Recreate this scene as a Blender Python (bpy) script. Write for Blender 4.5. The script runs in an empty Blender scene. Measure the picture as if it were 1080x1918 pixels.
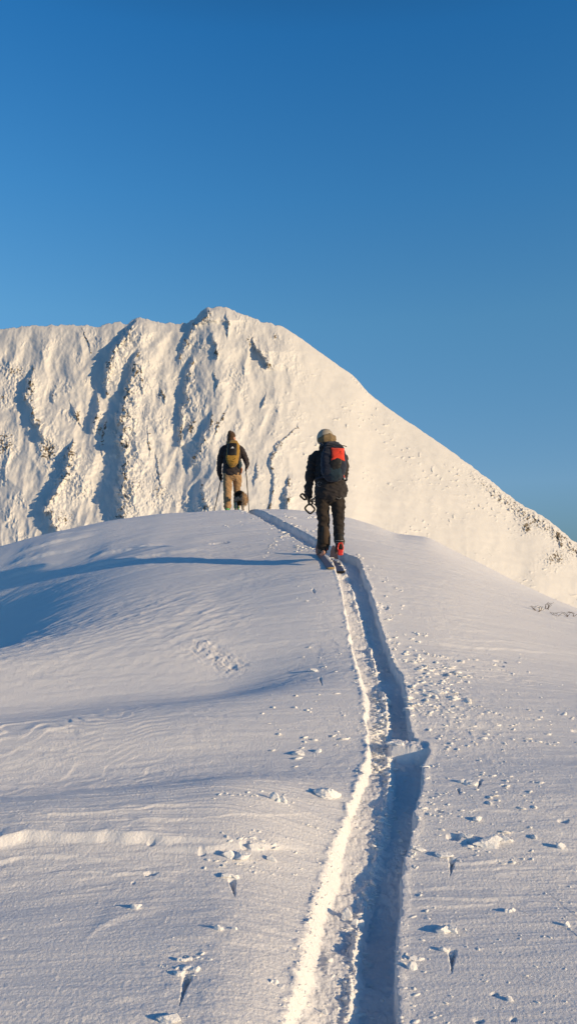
import bpy, bmesh, math, random
import numpy as np
from mathutils import Vector, Matrix
random.seed(7); rng = np.random.default_rng(11)
R = math.radians
scene = bpy.context.scene
COL = scene.collection

# ------------------------------------------------------------------ camera model (photo pixels 1080 x 1918)
F = 1500.0; CX = 540.0; YH = 1150.0
cam = bpy.data.cameras.new('camera'); camo = bpy.data.objects.new('camera', cam); COL.objects.link(camo)
camo.location = (0, 0, 0); camo.rotation_euler = (R(90), 0, 0)
cam.sensor_fit = 'VERTICAL'; cam.sensor_height = 24; cam.sensor_width = 24
cam.lens = F * 24 / 1918; cam.shift_y = (YH - 959) / 1918
cam.clip_start = 0.05; cam.clip_end = 20000
scene.camera = camo

# ------------------------------------------------------------------ sun and sky
SUN_EL = 11.3; SUN_AZ = 27.0        # degrees above horizon; degrees behind the camera's right hand side
to_sun = Vector((math.cos(R(SUN_EL)) * math.cos(R(SUN_AZ)), -math.cos(R(SUN_EL)) * math.sin(R(SUN_AZ)), math.sin(R(SUN_EL))))
sl = bpy.data.lights.new('sun', 'SUN'); so = bpy.data.objects.new('sun', sl); COL.objects.link(so)
sl.energy = 4.7; sl.angle = R(0.5); sl.color = (1.0, 0.73, 0.41)
so.rotation_euler = to_sun.to_track_quat('Z', 'Y').to_euler(); so.location = (20, -10, 20)
world = bpy.data.worlds.new('World'); scene.world = world; world.use_nodes = True
nt = world.node_tree; nt.nodes.clear()
sky = nt.nodes.new('ShaderNodeTexSky'); sky.sky_type = 'NISHITA'; sky.sun_disc = False
sky.sun_elevation = R(SUN_EL); sky.sun_rotation = R(90 + SUN_AZ)
sky.altitude = 1500; sky.air_density = 1.0; sky.dust_density = 0.3; sky.ozone_density = 3.0
hs = nt.nodes.new('ShaderNodeHueSaturation'); hs.inputs['Saturation'].default_value = 1.0
bg = nt.nodes.new('ShaderNodeBackground'); bg.inputs['Strength'].default_value = 0.15
wo = nt.nodes.new('ShaderNodeOutputWorld')
nt.links.new(sky.outputs[0], hs.inputs['Color']); 
tc_ = nt.nodes.new('ShaderNodeTexCoord'); sx_ = nt.nodes.new('ShaderNodeSeparateXYZ'); rp_ = nt.nodes.new('ShaderNodeValToRGB'); mu_ = nt.nodes.new('ShaderNodeVectorMath'); mu_.operation = 'MULTIPLY'
nt.links.new(tc_.outputs['Generated'], sx_.inputs[0]); nt.links.new(sx_.outputs['Z'], rp_.inputs[0])
er = rp_.color_ramp.elements; er[0].position = 0.157; er[0].color = (.86, .93, .92, 1); er[1].position = 1.0; er[1].color = (.10, .26, .38, 1)
for ps, cc in ((.0, (.25, .27, .28)), (.09, (.55, .60, .60)), (.34, (.80, 1.22, 1.20)), (.46, (.53, 1.20, 1.37)), (.588, (.31, 1.09, 1.43)), (.70, (.16, .54, .78))):
    e = er.new(ps); e.color = (*cc, 1)
nt.links.new(hs.outputs[0], mu_.inputs[0]); nt.links.new(rp_.outputs[0], mu_.inputs[1]); nt.links.new(mu_.outputs[0], bg.inputs[0]); nt.links.new(bg.outputs[0], wo.inputs[0])
scene.view_settings.view_transform = 'Standard'; scene.view_settings.look = 'None'
scene.view_settings.exposure = 0.0; scene.view_settings.gamma = 1.0

# ------------------------------------------------------------------ noise
PERM = np.random.default_rng(3).permutation(4096).astype(np.int64)
GA = np.linspace(0, 2 * np.pi, 64, endpoint=False); GX = np.cos(GA); GY = np.sin(GA)
def perlin(x, y, seed=0):
    x = np.asarray(x, float) + seed * 17.31; y = np.asarray(y, float) + seed * 9.77
    xi = np.floor(x).astype(np.int64); yi = np.floor(y).astype(np.int64)
    fx = x - xi; fy = y - yi
    u = fx * fx * fx * (fx * (fx * 6 - 15) + 10); v = fy * fy * fy * (fy * (fy * 6 - 15) + 10)
    def g(a, b, dx, dy):
        h = PERM[(PERM[(xi + a) & 4095] + yi + b) & 4095] & 63
        return GX[h] * dx + GY[h] * dy
    n0 = g(0, 0, fx, fy) * (1 - u) + g(1, 0, fx - 1, fy) * u
    n1 = g(0, 1, fx, fy - 1) * (1 - u) + g(1, 1, fx - 1, fy - 1) * u
    return (n0 * (1 - v) + n1 * v) * 1.5
def fbm(x, y, o=4, seed=0, gain=0.5):
    r = 0; a = 1
    for i in range(o):
        r = r + a * perlin(x * 2 ** i, y * 2 ** i, seed + i * 5); a *= gain
    return r
def ridged(x, y, o=3, seed=0):
    r = 0; a = 1
    for i in range(o):
        r = r + a * (1 - 2 * np.abs(perlin(x * 2 ** i, y * 2 ** i, seed + i * 5))); a *= 0.5
    return r
def sst(x, a=0.0, b=1.0):
    t = np.clip((np.asarray(x, float) - a) / (b - a), 0, 1); return t * t * (3 - 2 * t)

# ------------------------------------------------------------------ helpers
def tag(o, label=None, cat=None, group=None, kind=None):
    if label: o['label'] = label
    if cat: o['category'] = cat
    if group: o['group'] = group
    if kind: o['kind'] = kind
    return o
def link_mesh(name, verts, faces, mat=None, parent=None, smooth=True):
    me = bpy.data.meshes.new(name)
    me.from_pydata([tuple(v) for v in verts], [], [tuple(f) for f in faces]); me.update()
    if smooth: me.polygons.foreach_set('use_smooth', [True] * len(me.polygons))
    if mat: me.materials.append(mat)
    o = bpy.data.objects.new(name, me); COL.objects.link(o)
    if parent: o.parent = parent
    return o
def grid_mesh(name, X, Y, Z, mat, smooth=True):
    nr, nc = X.shape
    co = np.stack([X, Y, Z], -1).reshape(-1, 3).astype(np.float32)
    me = bpy.data.meshes.new(name)
    me.vertices.add(nr * nc); me.vertices.foreach_set('co', co.ravel())
    i = np.arange(nr - 1)[:, None] * nc + np.arange(nc - 1)[None]
    q = np.stack([i, i + 1, i + nc + 1, i + nc], -1).reshape(-1)
    nf = (nr - 1) * (nc - 1)
    me.loops.add(nf * 4); me.loops.foreach_set('vertex_index', q.astype(np.int32))
    me.polygons.add(nf)
    me.polygons.foreach_set('loop_start', np.arange(0, nf * 4, 4, dtype=np.int32))
    me.polygons.foreach_set('loop_total', np.full(nf, 4, dtype=np.int32))
    me.update(calc_edges=True)
    me.polygons.foreach_set('use_smooth', np.full(nf, smooth))
    me.materials.append(mat)
    o = bpy.data.objects.new(name, me); COL.objects.link(o)
    return o
def pmat(name, col, rough=0.8, spec=0.3, bump=None, var=0.0, vscale=20, metal=0.0, sheen=0.0, emit=None):
    m = bpy.data.materials.new(name); m.use_nodes = True; t = m.node_tree; b = t.nodes['Principled BSDF']
    b.inputs['Base Color'].default_value = (*col, 1); b.inputs['Roughness'].default_value = rough
    b.inputs['Specular IOR Level'].default_value = spec; b.inputs['Metallic'].default_value = metal
    if sheen: b.inputs['Sheen Weight'].default_value = sheen
    tc = t.nodes.new('ShaderNodeTexCoord')
    n = t.nodes.new('ShaderNodeTexNoise'); n.inputs['Scale'].default_value = vscale; n.inputs['Detail'].default_value = 4
    t.links.new(tc.outputs['Object'], n.inputs['Vector'])
    r = t.nodes.new('ShaderNodeMapRange'); r.inputs[1].default_value = 0.3; r.inputs[2].default_value = 0.7
    r.inputs[3].default_value = 1 - var; r.inputs[4].default_value = 1 + var
    t.links.new(n.outputs['Fac'], r.inputs[0])
    mx = t.nodes.new('ShaderNodeVectorMath'); mx.operation = 'SCALE'; mx.inputs[0].default_value = col
    t.links.new(r.outputs[0], mx.inputs['Scale']); t.links.new(mx.outputs[0], b.inputs['Base Color'])
    if bump:
        n2 = t.nodes.new('ShaderNodeTexNoise'); n2.inputs['Scale'].default_value = bump[0]; n2.inputs['Detail'].default_value = 5
        t.links.new(tc.outputs['Object'], n2.inputs['Vector'])
        bp = t.nodes.new('ShaderNodeBump'); bp.inputs['Strength'].default_value = bump[1]; bp.inputs['Distance'].default_value = bump[2]
        t.links.new(n2.outputs['Fac'], bp.inputs['Height']); t.links.new(bp.outputs[0], b.inputs['Normal'])
    return m

# ------------------------------------------------------------------ near hill: height function
PY = np.array([-40., -10, 0, 2.0, 3.3, 4.16, 5.9, 8.4, 11, 13.5, 16])
PI_ = np.array([0, 0, 0, 0, 1918, 1700, 1400, 1200, 1045, 983, 955.])
PZ = (YH - PI_) / F * PY
PZ[0] = -6.0; PZ[1] = -2.6; PZ[2] = -1.80; PZ[3] = -1.79
# smooth monotone-ish cubic (Catmull-Rom tangents), end tangent = line of sight
tan_ = np.zeros_like(PY)
for i in range(1, len(PY) - 1):
    d0 = (PZ[i] - PZ[i - 1]) / (PY[i] - PY[i - 1]); d1 = (PZ[i + 1] - PZ[i]) / (PY[i + 1] - PY[i])
    w0 = PY[i + 1] - PY[i]; w1 = PY[i] - PY[i - 1]
    tan_[i] = (d0 * w0 + d1 * w1) / (w0 + w1)
tan_[0] = .11; tan_[-1] = PZ[-1] / PY[-1]
def prof(Y):
    Yc = np.clip(Y, PY[0], PY[-1]); k = np.clip(np.searchsorted(PY, Yc) - 1, 0, len(PY) - 2)
    h = PY[k + 1] - PY[k]; t = (Yc - PY[k]) / h
    return ((2 * t**3 - 3 * t**2 + 1) * PZ[k] + (t**3 - 2 * t**2 + t) * h * tan_[k]
            + (-2 * t**3 + 3 * t**2) * PZ[k + 1] + (t**3 - t**2) * h * tan_[k + 1])
YCR = 16.0
SX = np.array([-3000, -900, -300, 0, 60, 100, 200, 300, 400, 470, 540, 600, 660, 700, 740, 772, 800, 828, 860, 900, 960, 1020, 1080, 1200, 1600, 4000.])
SYI = np.array([2100, 1400, 1120, 1024, 1007, 997, 976, 963, 957, 954, 954, 960, 972, 984, 1000, 1003, 1006, 1020, 1037, 1056, 1087, 1115, 1140, 1185, 1330, 2300.])
UU = np.linspace(-4, 4, 8001)
SC = np.interp(UU * F + CX, SX, (YH - SYI) / F)
ker = np.hanning(29); ker /= ker.sum(); SC = np.convolve(np.pad(SC, 14, 'edge'), ker, 'valid')
kb = np.hanning(161); kb /= kb.sum(); SCB = np.convolve(np.pad(SC, 80, 'edge'), kb, 'valid')     # broad form away from the skyline
S0C = (YH - 955) / F
def waves(X, Y):
    u = X / np.maximum(Y, 2)
    m = 1 - sst(u, -0.10, 0.12); m2 = 0.35 + 0.65 * m
    wob = 0.12 * perlin(X * .5, Y * .5, 4)
    Yp = Y - .13 * X + wob
    h = 0
    for a, y0, s, mm in [(-.50, 5.50, .42, m2), (.20, 6.4, .4, m2), (-.36, 7.55, .48, m), (.24, 8.7, .5, m2), (-.10, 10.0, .7, m),
                         (.20, 4.55, .28, m2), (-.10, 3.95, .3, m2)]:
        h = h + mm * a * s * (np.tanh((Yp - y0) / s) + .2)
    m3 = 1 - sst(u, -.40, .06)
    for a, y0, s in ((.10, 5.60, .5), (.14, 7.7, .7)): h = h - a * m3 * np.exp(-((Yp - y0) / s) ** 2)
    return h
def base(X, Y):
    u = np.clip(X / np.maximum(Y, .5), -4, 4)
    wl_ = sst(u, -.16, .02)
    w = sst(Y, 4.0, YCR) * wl_ + (sst(Y, 7.0, 13.5) + .95 * sst(Y, 8.0, 10.8) * (1 - sst(Y, 12.3, 15.8))) * (1 - wl_)
    nearc = sst(Y, 12.8, 15.8); off = np.interp(u, UU, SC) * nearc + np.interp(u, UU, SCB) * (1 - nearc) - S0C
    Ye = np.minimum(Y, YCR)
    z = prof(Ye) + off * w * Ye
    sc = off + S0C
    d = np.maximum(Y - YCR, 0)
    m = np.clip(sc, -.35, .2)
    k = .030
    dl = (m + .75) / (2 * k)                       # parabola until slope -0.75, then straight down to the valley
    back = np.where(d < dl, m * d - k * d * d, m * dl - k * dl * dl - .75 * (d - dl))
    z = z + back * (d > 0)
    vis = sst(Y, 2.0, 3.3) * (1 - sst(Y, 11.5, 15.5))
    z = z + waves(X, Y) * vis
    return z

def P(px, py, lo=2.6, hi=15.98):
    """ground point under a photo pixel"""
    Y = np.linspace(lo, hi, 4000); u = (px - CX) / F
    s = base(u * Y, Y) / Y; t = (YH - py) / F
    k = np.argmax(s >= t) if (s >= t).any() else np.argmax(s)
    return Vector((u * Y[k], Y[k], s[k] * Y[k]))

# ------------------------------------------------------------------ the ski track
TR = [  # photo row: left edge, middle ridge, right edge
 (1945, 538, 634, 733), (1918, 545, 640, 735), (1850, 560, 655, 739), (1800, 567, 660, 739), (1750, 577, 664, 735), (1700, 590, 671, 743), (1650, 606, 686, 750),
 (1600, 622, 700, 758), (1550, 643, 711, 770), (1500, 660, 722, 780), (1440, 680, 728, 790), (1404, 688, 725, 797), (1392, 690, 724, 796),
 (1380, 689, 724, 768), (1340, 683, 724, 764), (1300, 679, 721, 757), (1262, 670, 708, 750), (1240, 664, 702, 733), (1200, 655, 690, 718), (1150, 647, 674, 703),
 (1100, 637, 659, 690), (1060, 626, 644, 676), (1045, 618, 636, 668), (1035, 602, 612, 640), (1026, 582, 590, 622), (1005, 546, 552, 582), (985, 512, 518, 546), (968, 482, 488, 512),
 (958, 462, 468, 490), (956, 455, 461, 484)]
ty, tl, tm, tr = [], [], [], []
for (y, a, b, c) in TR:
    p = P((a + c) / 2, y); ty.append(p.y); tl.append((a - CX) / F * p.y); tm.append((b - CX) / F * p.y); tr.append((c - CX) / F * p.y)
o_ = np.argsort(ty); ty = np.array(ty)[o_]; tl = np.array(tl)[o_]; tm = np.array(tm)[o_]; tr = np.array(tr)[o_]
ty = np.concatenate([[-30, 0], ty, [17.5, 24]])
def ext(a, k0, k1, k2, k3): return np.concatenate([[k0, k1], a, [k2, k3]])
tl = ext(tl, -.6, -.45, tl[-1] - .35, tl[-1] - 2); tm = ext(tm, -.4, -.2, tm[-1] - .35, tm[-1] - 2); tr = ext(tr, -.2, 0.1, tr[-1] - .35, tr[-1] - 2)
YB0, YB1 = P(740, 1399).y, P(740, 1378).y
SCR = 1.0
def trench(X, Y):
    jag = .013 * perlin(Y * 7, X * 0, 31) + .009 * perlin(Y * 33, X * 2, 32) + .004 * perlin(Y * 90, X * 20, 33)
    near = 1 - .4 * sst(Y, 6, 12)
    L = np.interp(Y, ty, tl) + jag * near * 1.4 - .010 * sst(np.abs(perlin(Y * 3, Y * 0, 40)), .2, .5)
    M = np.interp(Y, ty, tm) + .012 * perlin(Y * 12, Y * 0, 35) + .012 * perlin(Y * 40, X * 5, 36)
    Rr = np.interp(Y, ty, tr) + .5 * jag + .014 * perlin(Y * 3, Y * 0, 37) + .013 * perlin(Y * 11, X * 4, 38) + .007 * perlin(Y * 40, X * 30, 39)
    far = sst(Y, 11.2, 11.8)                                       # beyond the skier the two tracks read as one
    gate = sst(perlin(Y * 1.5 + .4, Y * 0, 56), -.22, .12)
    dl = .070 + .030 * (1 - gate) + .014 * perlin(Y * 2.2, Y * 0, 41) + .018 * sst(perlin(Y * 5, X * 3, 42), .1, .4)
    dr = .125 + .02 * perlin(Y * 1.7, Y * 0, 43) + .006 * perlin(X * 20, Y * 20, 44)
    yb = Y + .25 * (X - .9)
    shelf = sst(yb, YB0 - .015, YB0 + .02) * (1 - sst(yb, YB1 - .05, YB1 + .05))
    dr = dr * (1 - shelf) + .012 * shelf
    wl = np.clip(.12 + .26 * perlin(Y * 1.1, Y * 0, 54) + .22 * np.exp(-((Y - 4.55) / .32) ** 2), .05, .42) * (M - L)
    tL = sst((X - L) / np.maximum(wl, .01))
    floorL = -dl * tL * (1 - .15 * far)
    crumbs = .016 * np.abs(perlin(X * 45, Y * 45, 45)) + .010 * np.abs(perlin(X * 90, Y * 90, 46))
    rw = .018 + .010 * perlin(Y * 6, Y * 0, 47)
    ridge = np.exp(-((X - M) / np.maximum(rw, .008)) ** 2)
    ridge_h = (.016 + .030 * perlin(Y * 3.2, Y * 0, 48) + .014 * perlin(Y * 13, Y * 0, 55) + crumbs) * (1 - .7 * far) * (.15 + .85 * gate)
    tR = sst((X - M) / .05)
    prof_ = floorL * (1 - tR) + (-dr) * tR + ridge * ridge_h
    wallR = sst((X - Rr) / .016)
    prof_ = prof_ * (1 - wallR)
    lip = .010 * np.exp(-((X - L + .012) / .018) ** 2) * (.5 + perlin(Y * 14, X * 8, 50)) + .006 * np.exp(-((X - Rr - .03) / .03) ** 2)
    on = (X > L - .002)
    rough = (tL * (1 - wallR)) * (.006 * fbm(X * 26, Y * 18, 3, 51) + .012 * np.maximum(perlin(X * 14, Y * 9, 52) - .25, 0))
    lw = np.exp(-((X - L - wl * .5) / (wl * .6 + .01)) ** 2)
    rough = rough + .006 * lw * perlin(X * 30, Y * 70, 53)
    fade = 1 - sst(Y, 19, 23)
    return (np.where(on, prof_, 0) + lip * (1 - far * .5) + rough) * fade

# pole-plant slots cut in the snow: photo x, y of the upper end, x, y of the tip, width in px
SLOTS = [(434, 1648, 440, 1681, 13), (352, 1824, 336, 1884, 17), (846, 1609, 842, 1643, 13), (846, 1782, 845, 1826, 15),
         (899, 1462, 893, 1478, 6), (599, 1270, 602, 1284, 4), (586, 1105, 589, 1114, 4), (857, 1478, 860, 1490, 5)]
SL = []
for a, b, c, d, w in SLOTS:
    p = P(a, b); q = P(c, d); SL.append((p.x, p.y, q.x, q.y, w * p.y / F))
# small pits with dark shade
PITS = [(283, 1638, 24, 8), (378, 1598, 14, 10), (283, 1582, 18, 8), (458, 1588, 22, 8), (250, 1655, 10, 6), (848, 1566, 28, 10), (822, 1518, 16, 7),
        (876, 1574, 14, 8), (1054, 1538, 22, 8), (826, 1262, 26, 8), (845, 1258, 18, 6), (935, 1240, 26, 5), (852, 1300, 16, 8), (932, 1247, 20, 5), (1080, 1370, 24, 7),
        (720, 1138, 14, 10), (725, 1280, 20, 6), (925, 1862, 18, 5), (895, 1910, 22, 6), (960, 1908, 16, 5), (410, 1018, 40, 6)]
PT = []
for a, b, w, h in PITS:
    p = P(a, b); PT.append((p.x, p.y, w * p.y / F / 2, max(h * p.y / F, .015)))
# wind-cut ledges catching the sun: photo polylines, height in m, width in px below the line
LEDGES = [([(-420, 1650), (-200, 1625), (-20, 1592), (40, 1578), (130, 1571), (200, 1568), (262, 1571), (420, 1578), (560, 1584)], .050, 14),
          ([(292, 1582), (330, 1586), (372, 1592), (440, 1586), (520, 1584), (600, 1590)], .032, 11),
          ([(-300, 1660), (-20, 1620), (70, 1608), (150, 1602), (250, 1612), (300, 1612)], .012, 7),
          ([(60, 1640), (160, 1630), (270, 1636), (420, 1662), (520, 1668)], .008, 6),
          ([(0, 1530), (90, 1536), (200, 1524), (300, 1512), (420, 1500)], .010, 6),
          ([(330, 1464), (470, 1462), (640, 1470)], .006, 4),
          ([(180, 1548), (260, 1540), (380, 1534), (500, 1526), (640, 1522)], .009, 5),
          ([(735, 1186), (840, 1208), (940, 1216), (1072, 1226)], .014, 6),
          ([(780, 1196), (860, 1198), (960, 1204), (1040, 1214)], .008, 4),
          ([(420, 1214), (520, 1202), (640, 1196)], .006, 4), ([(460, 1224), (560, 1214), (650, 1212)], .006, 4),
          ([(760, 1612), (850, 1618), (930, 1614), (990, 1622)], .014, 6), ([(870, 1626), (950, 1628), (1060, 1626)], .008, 5),
          ([(750, 1680), (860, 1688), (930, 1684), (1000, 1694)], .012, 6), ([(750, 1696), (850, 1700), (960, 1688)], .007, 4),
          ([(840, 1522), (880, 1516), (960, 1520), (1080, 1530)], .012, 6), ([(140, 1775), (190, 1730), (250, 1710), (330, 1690)], .008, 30),
          ([(70, 1368), (110, 1362), (140, 1360)], .020, 6), ([(250, 1790), (330, 1770), (420, 1752)], .005, 16),
          ([(930, 1548), (1000, 1556), (1080, 1560)], .007, 4), ([(160, 1050), (240, 1030), (330, 1018)], .05, 10),
          ([(130, 1075), (220, 1052), (320, 1036), (420, 1030)], .05, 9), ([(0, 1062), (80, 1044), (170, 1022)], .05, 9),
          ([(20, 1040), (90, 1022), (190, 998)], .05, 9), ([(0, 1083), (70, 1066), (130, 1050)], .05, 9), ([(60, 1015), (150, 996), (240, 984)], .02, 4)]
LG = []
for pl, h, w in LEDGES:
    pts = [P(a, b) for a, b in pl]; xs = np.array([p.x for p in pts]); ys = np.array([p.y for p in pts])
    LG.append((xs, ys, h, w * ys.mean() / F * 1.3))

def detail(X, Y):
    a = sst(Y, 2.0, 3.0)
    u = X / np.maximum(Y, 1)
    # streaky sastrugi, strongest left of the track in the foreground
    wx = X + .12 * perlin(X * 1.1, Y * 1.6, 60); wy = Y - .06 * X + .10 * perlin(X * .7, Y * 1.2, 61)
    z = .010 * perlin(wx * .6, wy * 2.6, 62) + .0045 * perlin(wx * 1.2, wy * 8, 63) + .0024 * perlin(wx * 2.2, wy * 20, 64) + .0012 * perlin(wx * 4, wy * 45, 69) * (1 - sst(Y, 5, 8))
    # terraces : plates of wind crust with sharp lit risers
    g = 3.2 * perlin(wx * .24, wy * 1.6, 65) + 1.6 * perlin(wx * 1.1, wy * 4.0, 66) + .5 * perlin(wx * 4, wy * 12, 67)
    fr = g - np.floor(g); terr = np.floor(g) + sst(fr, .80, 1.0) - g
    msk = sst(perlin(X * .5, Y * .9, 68), -.25, .35)
    band = np.exp(-((Y - 4.75) / .45) ** 2) + .8 * np.exp(-((Y - 8.3) / .5) ** 2) * sst(u, -.1, .15) + .25
    z = z + .0095 * terr * msk * np.clip(band, 0, 1.2)
    b2w = np.exp(-((Y - 4.9) / .55) ** 2) * (1 - sst(u, .05, .12)) + .6 * np.exp(-((Y - 4.3) / .5) ** 2) * sst(u, .14, .2) + .5 * np.exp(-((Y - 8.2) / .5) ** 2) * sst(u, -.1, .1) + .12
    thin = np.maximum(1 - 6 * np.abs(perlin(wx * .45, wy * 6.5, 87)), 0) * sst(perlin(X * .8, Y * 1.7, 88), -.3, .2) + .7 * np.maximum(1 - 6 * np.abs(perlin(wx * .8, wy * 11, 89)), 0)
    z = z + .0065 * b2w * thin
    # diagonal wind scallops at the left (photo rows 1290-1420) and near the middle (360-460, 1205-1255)
    ml = (1 - sst(u, -.22, -.10)) * np.exp(-((Y - 6.5) / .75) ** 2)
    gd = (Y * 1.0 - X * .45) * 8.5 + 2.6 * perlin(X * 1.3, Y * 1.6, 70) + .9 * perlin(X * 4, Y * 5, 71)
    fd = gd - np.floor(gd); z = z + ml * .010 * (.5 + sst(perlin(X * 2, Y * 2.4, 75), -.2, .3)) * (sst(fd, .75, 1.0) - fd)
    p0 = PA; dx = (X - p0[0]); dy = (Y - p0[1])
    al = dx * PD[0] + dy * PD[1]; ac = -dx * PD[1] + dy * PD[0]
    mm = sst(al, -.05, .1) * (1 - sst(al, PL - .1, PL + .1)) * np.exp(-(ac / .13) ** 2)
    z = z + mm * (.010 * perlin(al * 22, ac * 12, 72) + .020 * ridged(al * 3, ac * 17 + .6 * perlin(al * 8, ac * 6, 86), 2, 73) - .020)
    ms = (1 - sst(u, -.12, .0)) * np.exp(-((Y - 9.6) / 1.1) ** 2)
    z = z + ms * .010 * ridged((X * .9 + Y * .5) * 2.0, (Y - .5 * X) * 5, 3, 74)
    # roughness and grain
    z = z + .0022 * fbm(X * 7, Y * 16, 4, 76, .6) * (.4 + 1.1 * sst(perlin(X * .9, Y * .9, 77), -.2, .4))
    z = z + .0007 * perlin(X * 70, Y * 70, 78) + .003 * np.maximum(perlin(X * 34, Y * 42, 85) - .32, 0) * (1 - sst(Y, 6, 9))
    # debris field right of the track
    md = np.exp(-((X - 1.35) / .55) ** 2) * np.exp(-((Y - 7.0) / 1.1) ** 2)
    z = z + md * .009 * np.maximum(fbm(X * 14, Y * 14, 3, 79), 0)
    # cracks lower right
    cr = np.abs(perlin(X * 2.2 + 3.1, Y * 2.2, 80) - .02) ; z = z - .0028 * np.exp(-(cr / .005) ** 2) * sst(u, .26, .30) * (1 - sst(Y, 4.2, 4.8))
    return z * a
PA_ = P(357, 1205); PB_ = P(455, 1256)
PL = math.hypot(PB_.x - PA_.x, PB_.y - PA_.y); PA = (PA_.x, PA_.y); PD = ((PB_.x - PA_.x) / PL, (PB_.y - PA_.y) / PL)

def features(X, Y):
    z = np.zeros_like(X)
    for (ax, ay, bx, by, w) in SL:
        L = math.hypot(bx - ax, by - ay); dx, dy = (bx - ax) / L, (by - ay) / L
        m = (np.abs(X - ax) < L + .3) & (np.abs(Y - ay) < L + .3)
        x = X[m] - ax; y = Y[m] - ay; t = (x * dx + y * dy) / L; c = -x * dy + y * dx
        ww = w * .5 * np.clip(1 - t, .05, 1)
        z[m] += -.040 * np.clip(1.1 - t, 0, 1) * sst(t, -.12, .02) * (1 - sst(t, .95, 1.03)) * np.clip(1.25 - np.abs(c + .004 * perlin(x * 60, y * 60, 95)) / np.maximum(ww, .002), 0, 1)
    for (ax, ay, rx, ry) in PT:
        m = (np.abs(X - ax) < rx * 3) & (np.abs(Y - ay) < ry * 3 + .1)
        x = (X[m] - ax) / rx + .3 * perlin(X[m] * 30, Y[m] * 30, 90); y = (Y[m] - ay) / ry + .3 * perlin(X[m] * 30, Y[m] * 30, 91)
        r = np.sqrt(x * x + y * y); z[m] += -min(.6 * rx, .05) * (1 - sst(r, .45, 1.1))
    for xs, ys, h, w in LG:
        m = (X > xs[0]) & (X < xs[-1])
        x = X[m]; yy = np.interp(x, xs, ys) + .05 * perlin(x * 2, x * 0, 92) + .016 * perlin(x * 9, x * 0, 93)
        e = sst(x, xs[0], xs[0] + .3 * (xs[-1] - xs[0])) * (1 - sst(x, xs[-1] - .38 * (xs[-1] - xs[0]), xs[-1]))
        d = Y[m] - yy
        up = sst(d, -w * .7, 0); down = np.exp(-np.maximum(d, 0) / (w * 3.0))
        z[m] += 1.1 * h * e * np.where(d < 0, up, down) * (.8 + .35 * perlin(x * 2.3, x * 0, 94))
    return z
def ground(X, Y, fine=True):
    z = base(X, Y)
    if fine: z = z + detail(X, Y) + features(X, Y)
    return z + trench(X, Y)
def gz(x, y):
    a = np.array([[float(x)]]); b = np.array([[float(y)]]); return float(ground(a, b)[0, 0])

# ------------------------------------------------------------------ snow materials
def snow_mat(name, col, bumps, rock=False):
    m = bpy.data.materials.new(name); m.use_nodes = True; t = m.node_tree; b = t.nodes['Principled BSDF']
    b.inputs['Base Color'].default_value = (*col, 1); b.inputs['Roughness'].default_value = .75; b.inputs['Specular IOR Level'].default_value = .25
    tc = t.nodes.new('ShaderNodeTexCoord'); prev = None
    for sc, dist, det in bumps:
        n = t.nodes.new('ShaderNodeTexNoise'); n.inputs['Scale'].default_value = sc; n.inputs['Detail'].default_value = det; n.inputs['Roughness'].default_value = .6
        t.links.new(tc.outputs['Object'], n.inputs['Vector'])
        bp = t.nodes.new('ShaderNodeBump'); bp.inputs['Strength'].default_value = 1; bp.inputs['Distance'].default_value = dist
        t.links.new(n.outputs['Fac'], bp.inputs['Height'])
        if prev: t.links.new(prev.outputs[0], bp.inputs['Normal'])
        prev = bp
    t.links.new(prev.outputs[0], b.inputs['Normal'])
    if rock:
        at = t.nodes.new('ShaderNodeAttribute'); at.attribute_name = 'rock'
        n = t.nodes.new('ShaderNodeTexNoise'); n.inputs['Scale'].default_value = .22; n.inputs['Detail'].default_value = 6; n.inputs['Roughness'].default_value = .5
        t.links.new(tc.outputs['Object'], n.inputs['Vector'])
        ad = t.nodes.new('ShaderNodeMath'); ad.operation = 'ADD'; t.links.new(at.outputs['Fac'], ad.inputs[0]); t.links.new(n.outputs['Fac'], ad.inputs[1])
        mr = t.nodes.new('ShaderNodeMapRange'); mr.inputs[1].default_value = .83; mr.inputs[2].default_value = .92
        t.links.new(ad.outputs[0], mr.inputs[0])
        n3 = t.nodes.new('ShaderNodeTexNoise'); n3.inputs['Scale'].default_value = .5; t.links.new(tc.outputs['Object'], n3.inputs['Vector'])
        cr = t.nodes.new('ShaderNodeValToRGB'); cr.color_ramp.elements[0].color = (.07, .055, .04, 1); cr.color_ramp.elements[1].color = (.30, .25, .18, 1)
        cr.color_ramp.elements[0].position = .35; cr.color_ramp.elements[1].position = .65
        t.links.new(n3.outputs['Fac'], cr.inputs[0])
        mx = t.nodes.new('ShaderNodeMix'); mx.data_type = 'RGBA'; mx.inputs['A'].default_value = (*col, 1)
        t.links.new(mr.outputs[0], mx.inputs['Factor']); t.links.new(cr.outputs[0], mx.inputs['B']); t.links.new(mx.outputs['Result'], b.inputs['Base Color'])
    return m
SNOW = (.83, .83, .85)
M_snow = snow_mat('wind_packed_snow', SNOW, [(260, .0042, 3), (70, .006, 4)])
M_clump = snow_mat('broken_snow', (.88, .88, .88), [(160, .002, 4), (40, .008, 4)])
M_far = snow_mat('mountain_snow', (.69, .685, .675), [(.8, .32, 5)], rock=True)

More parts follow.
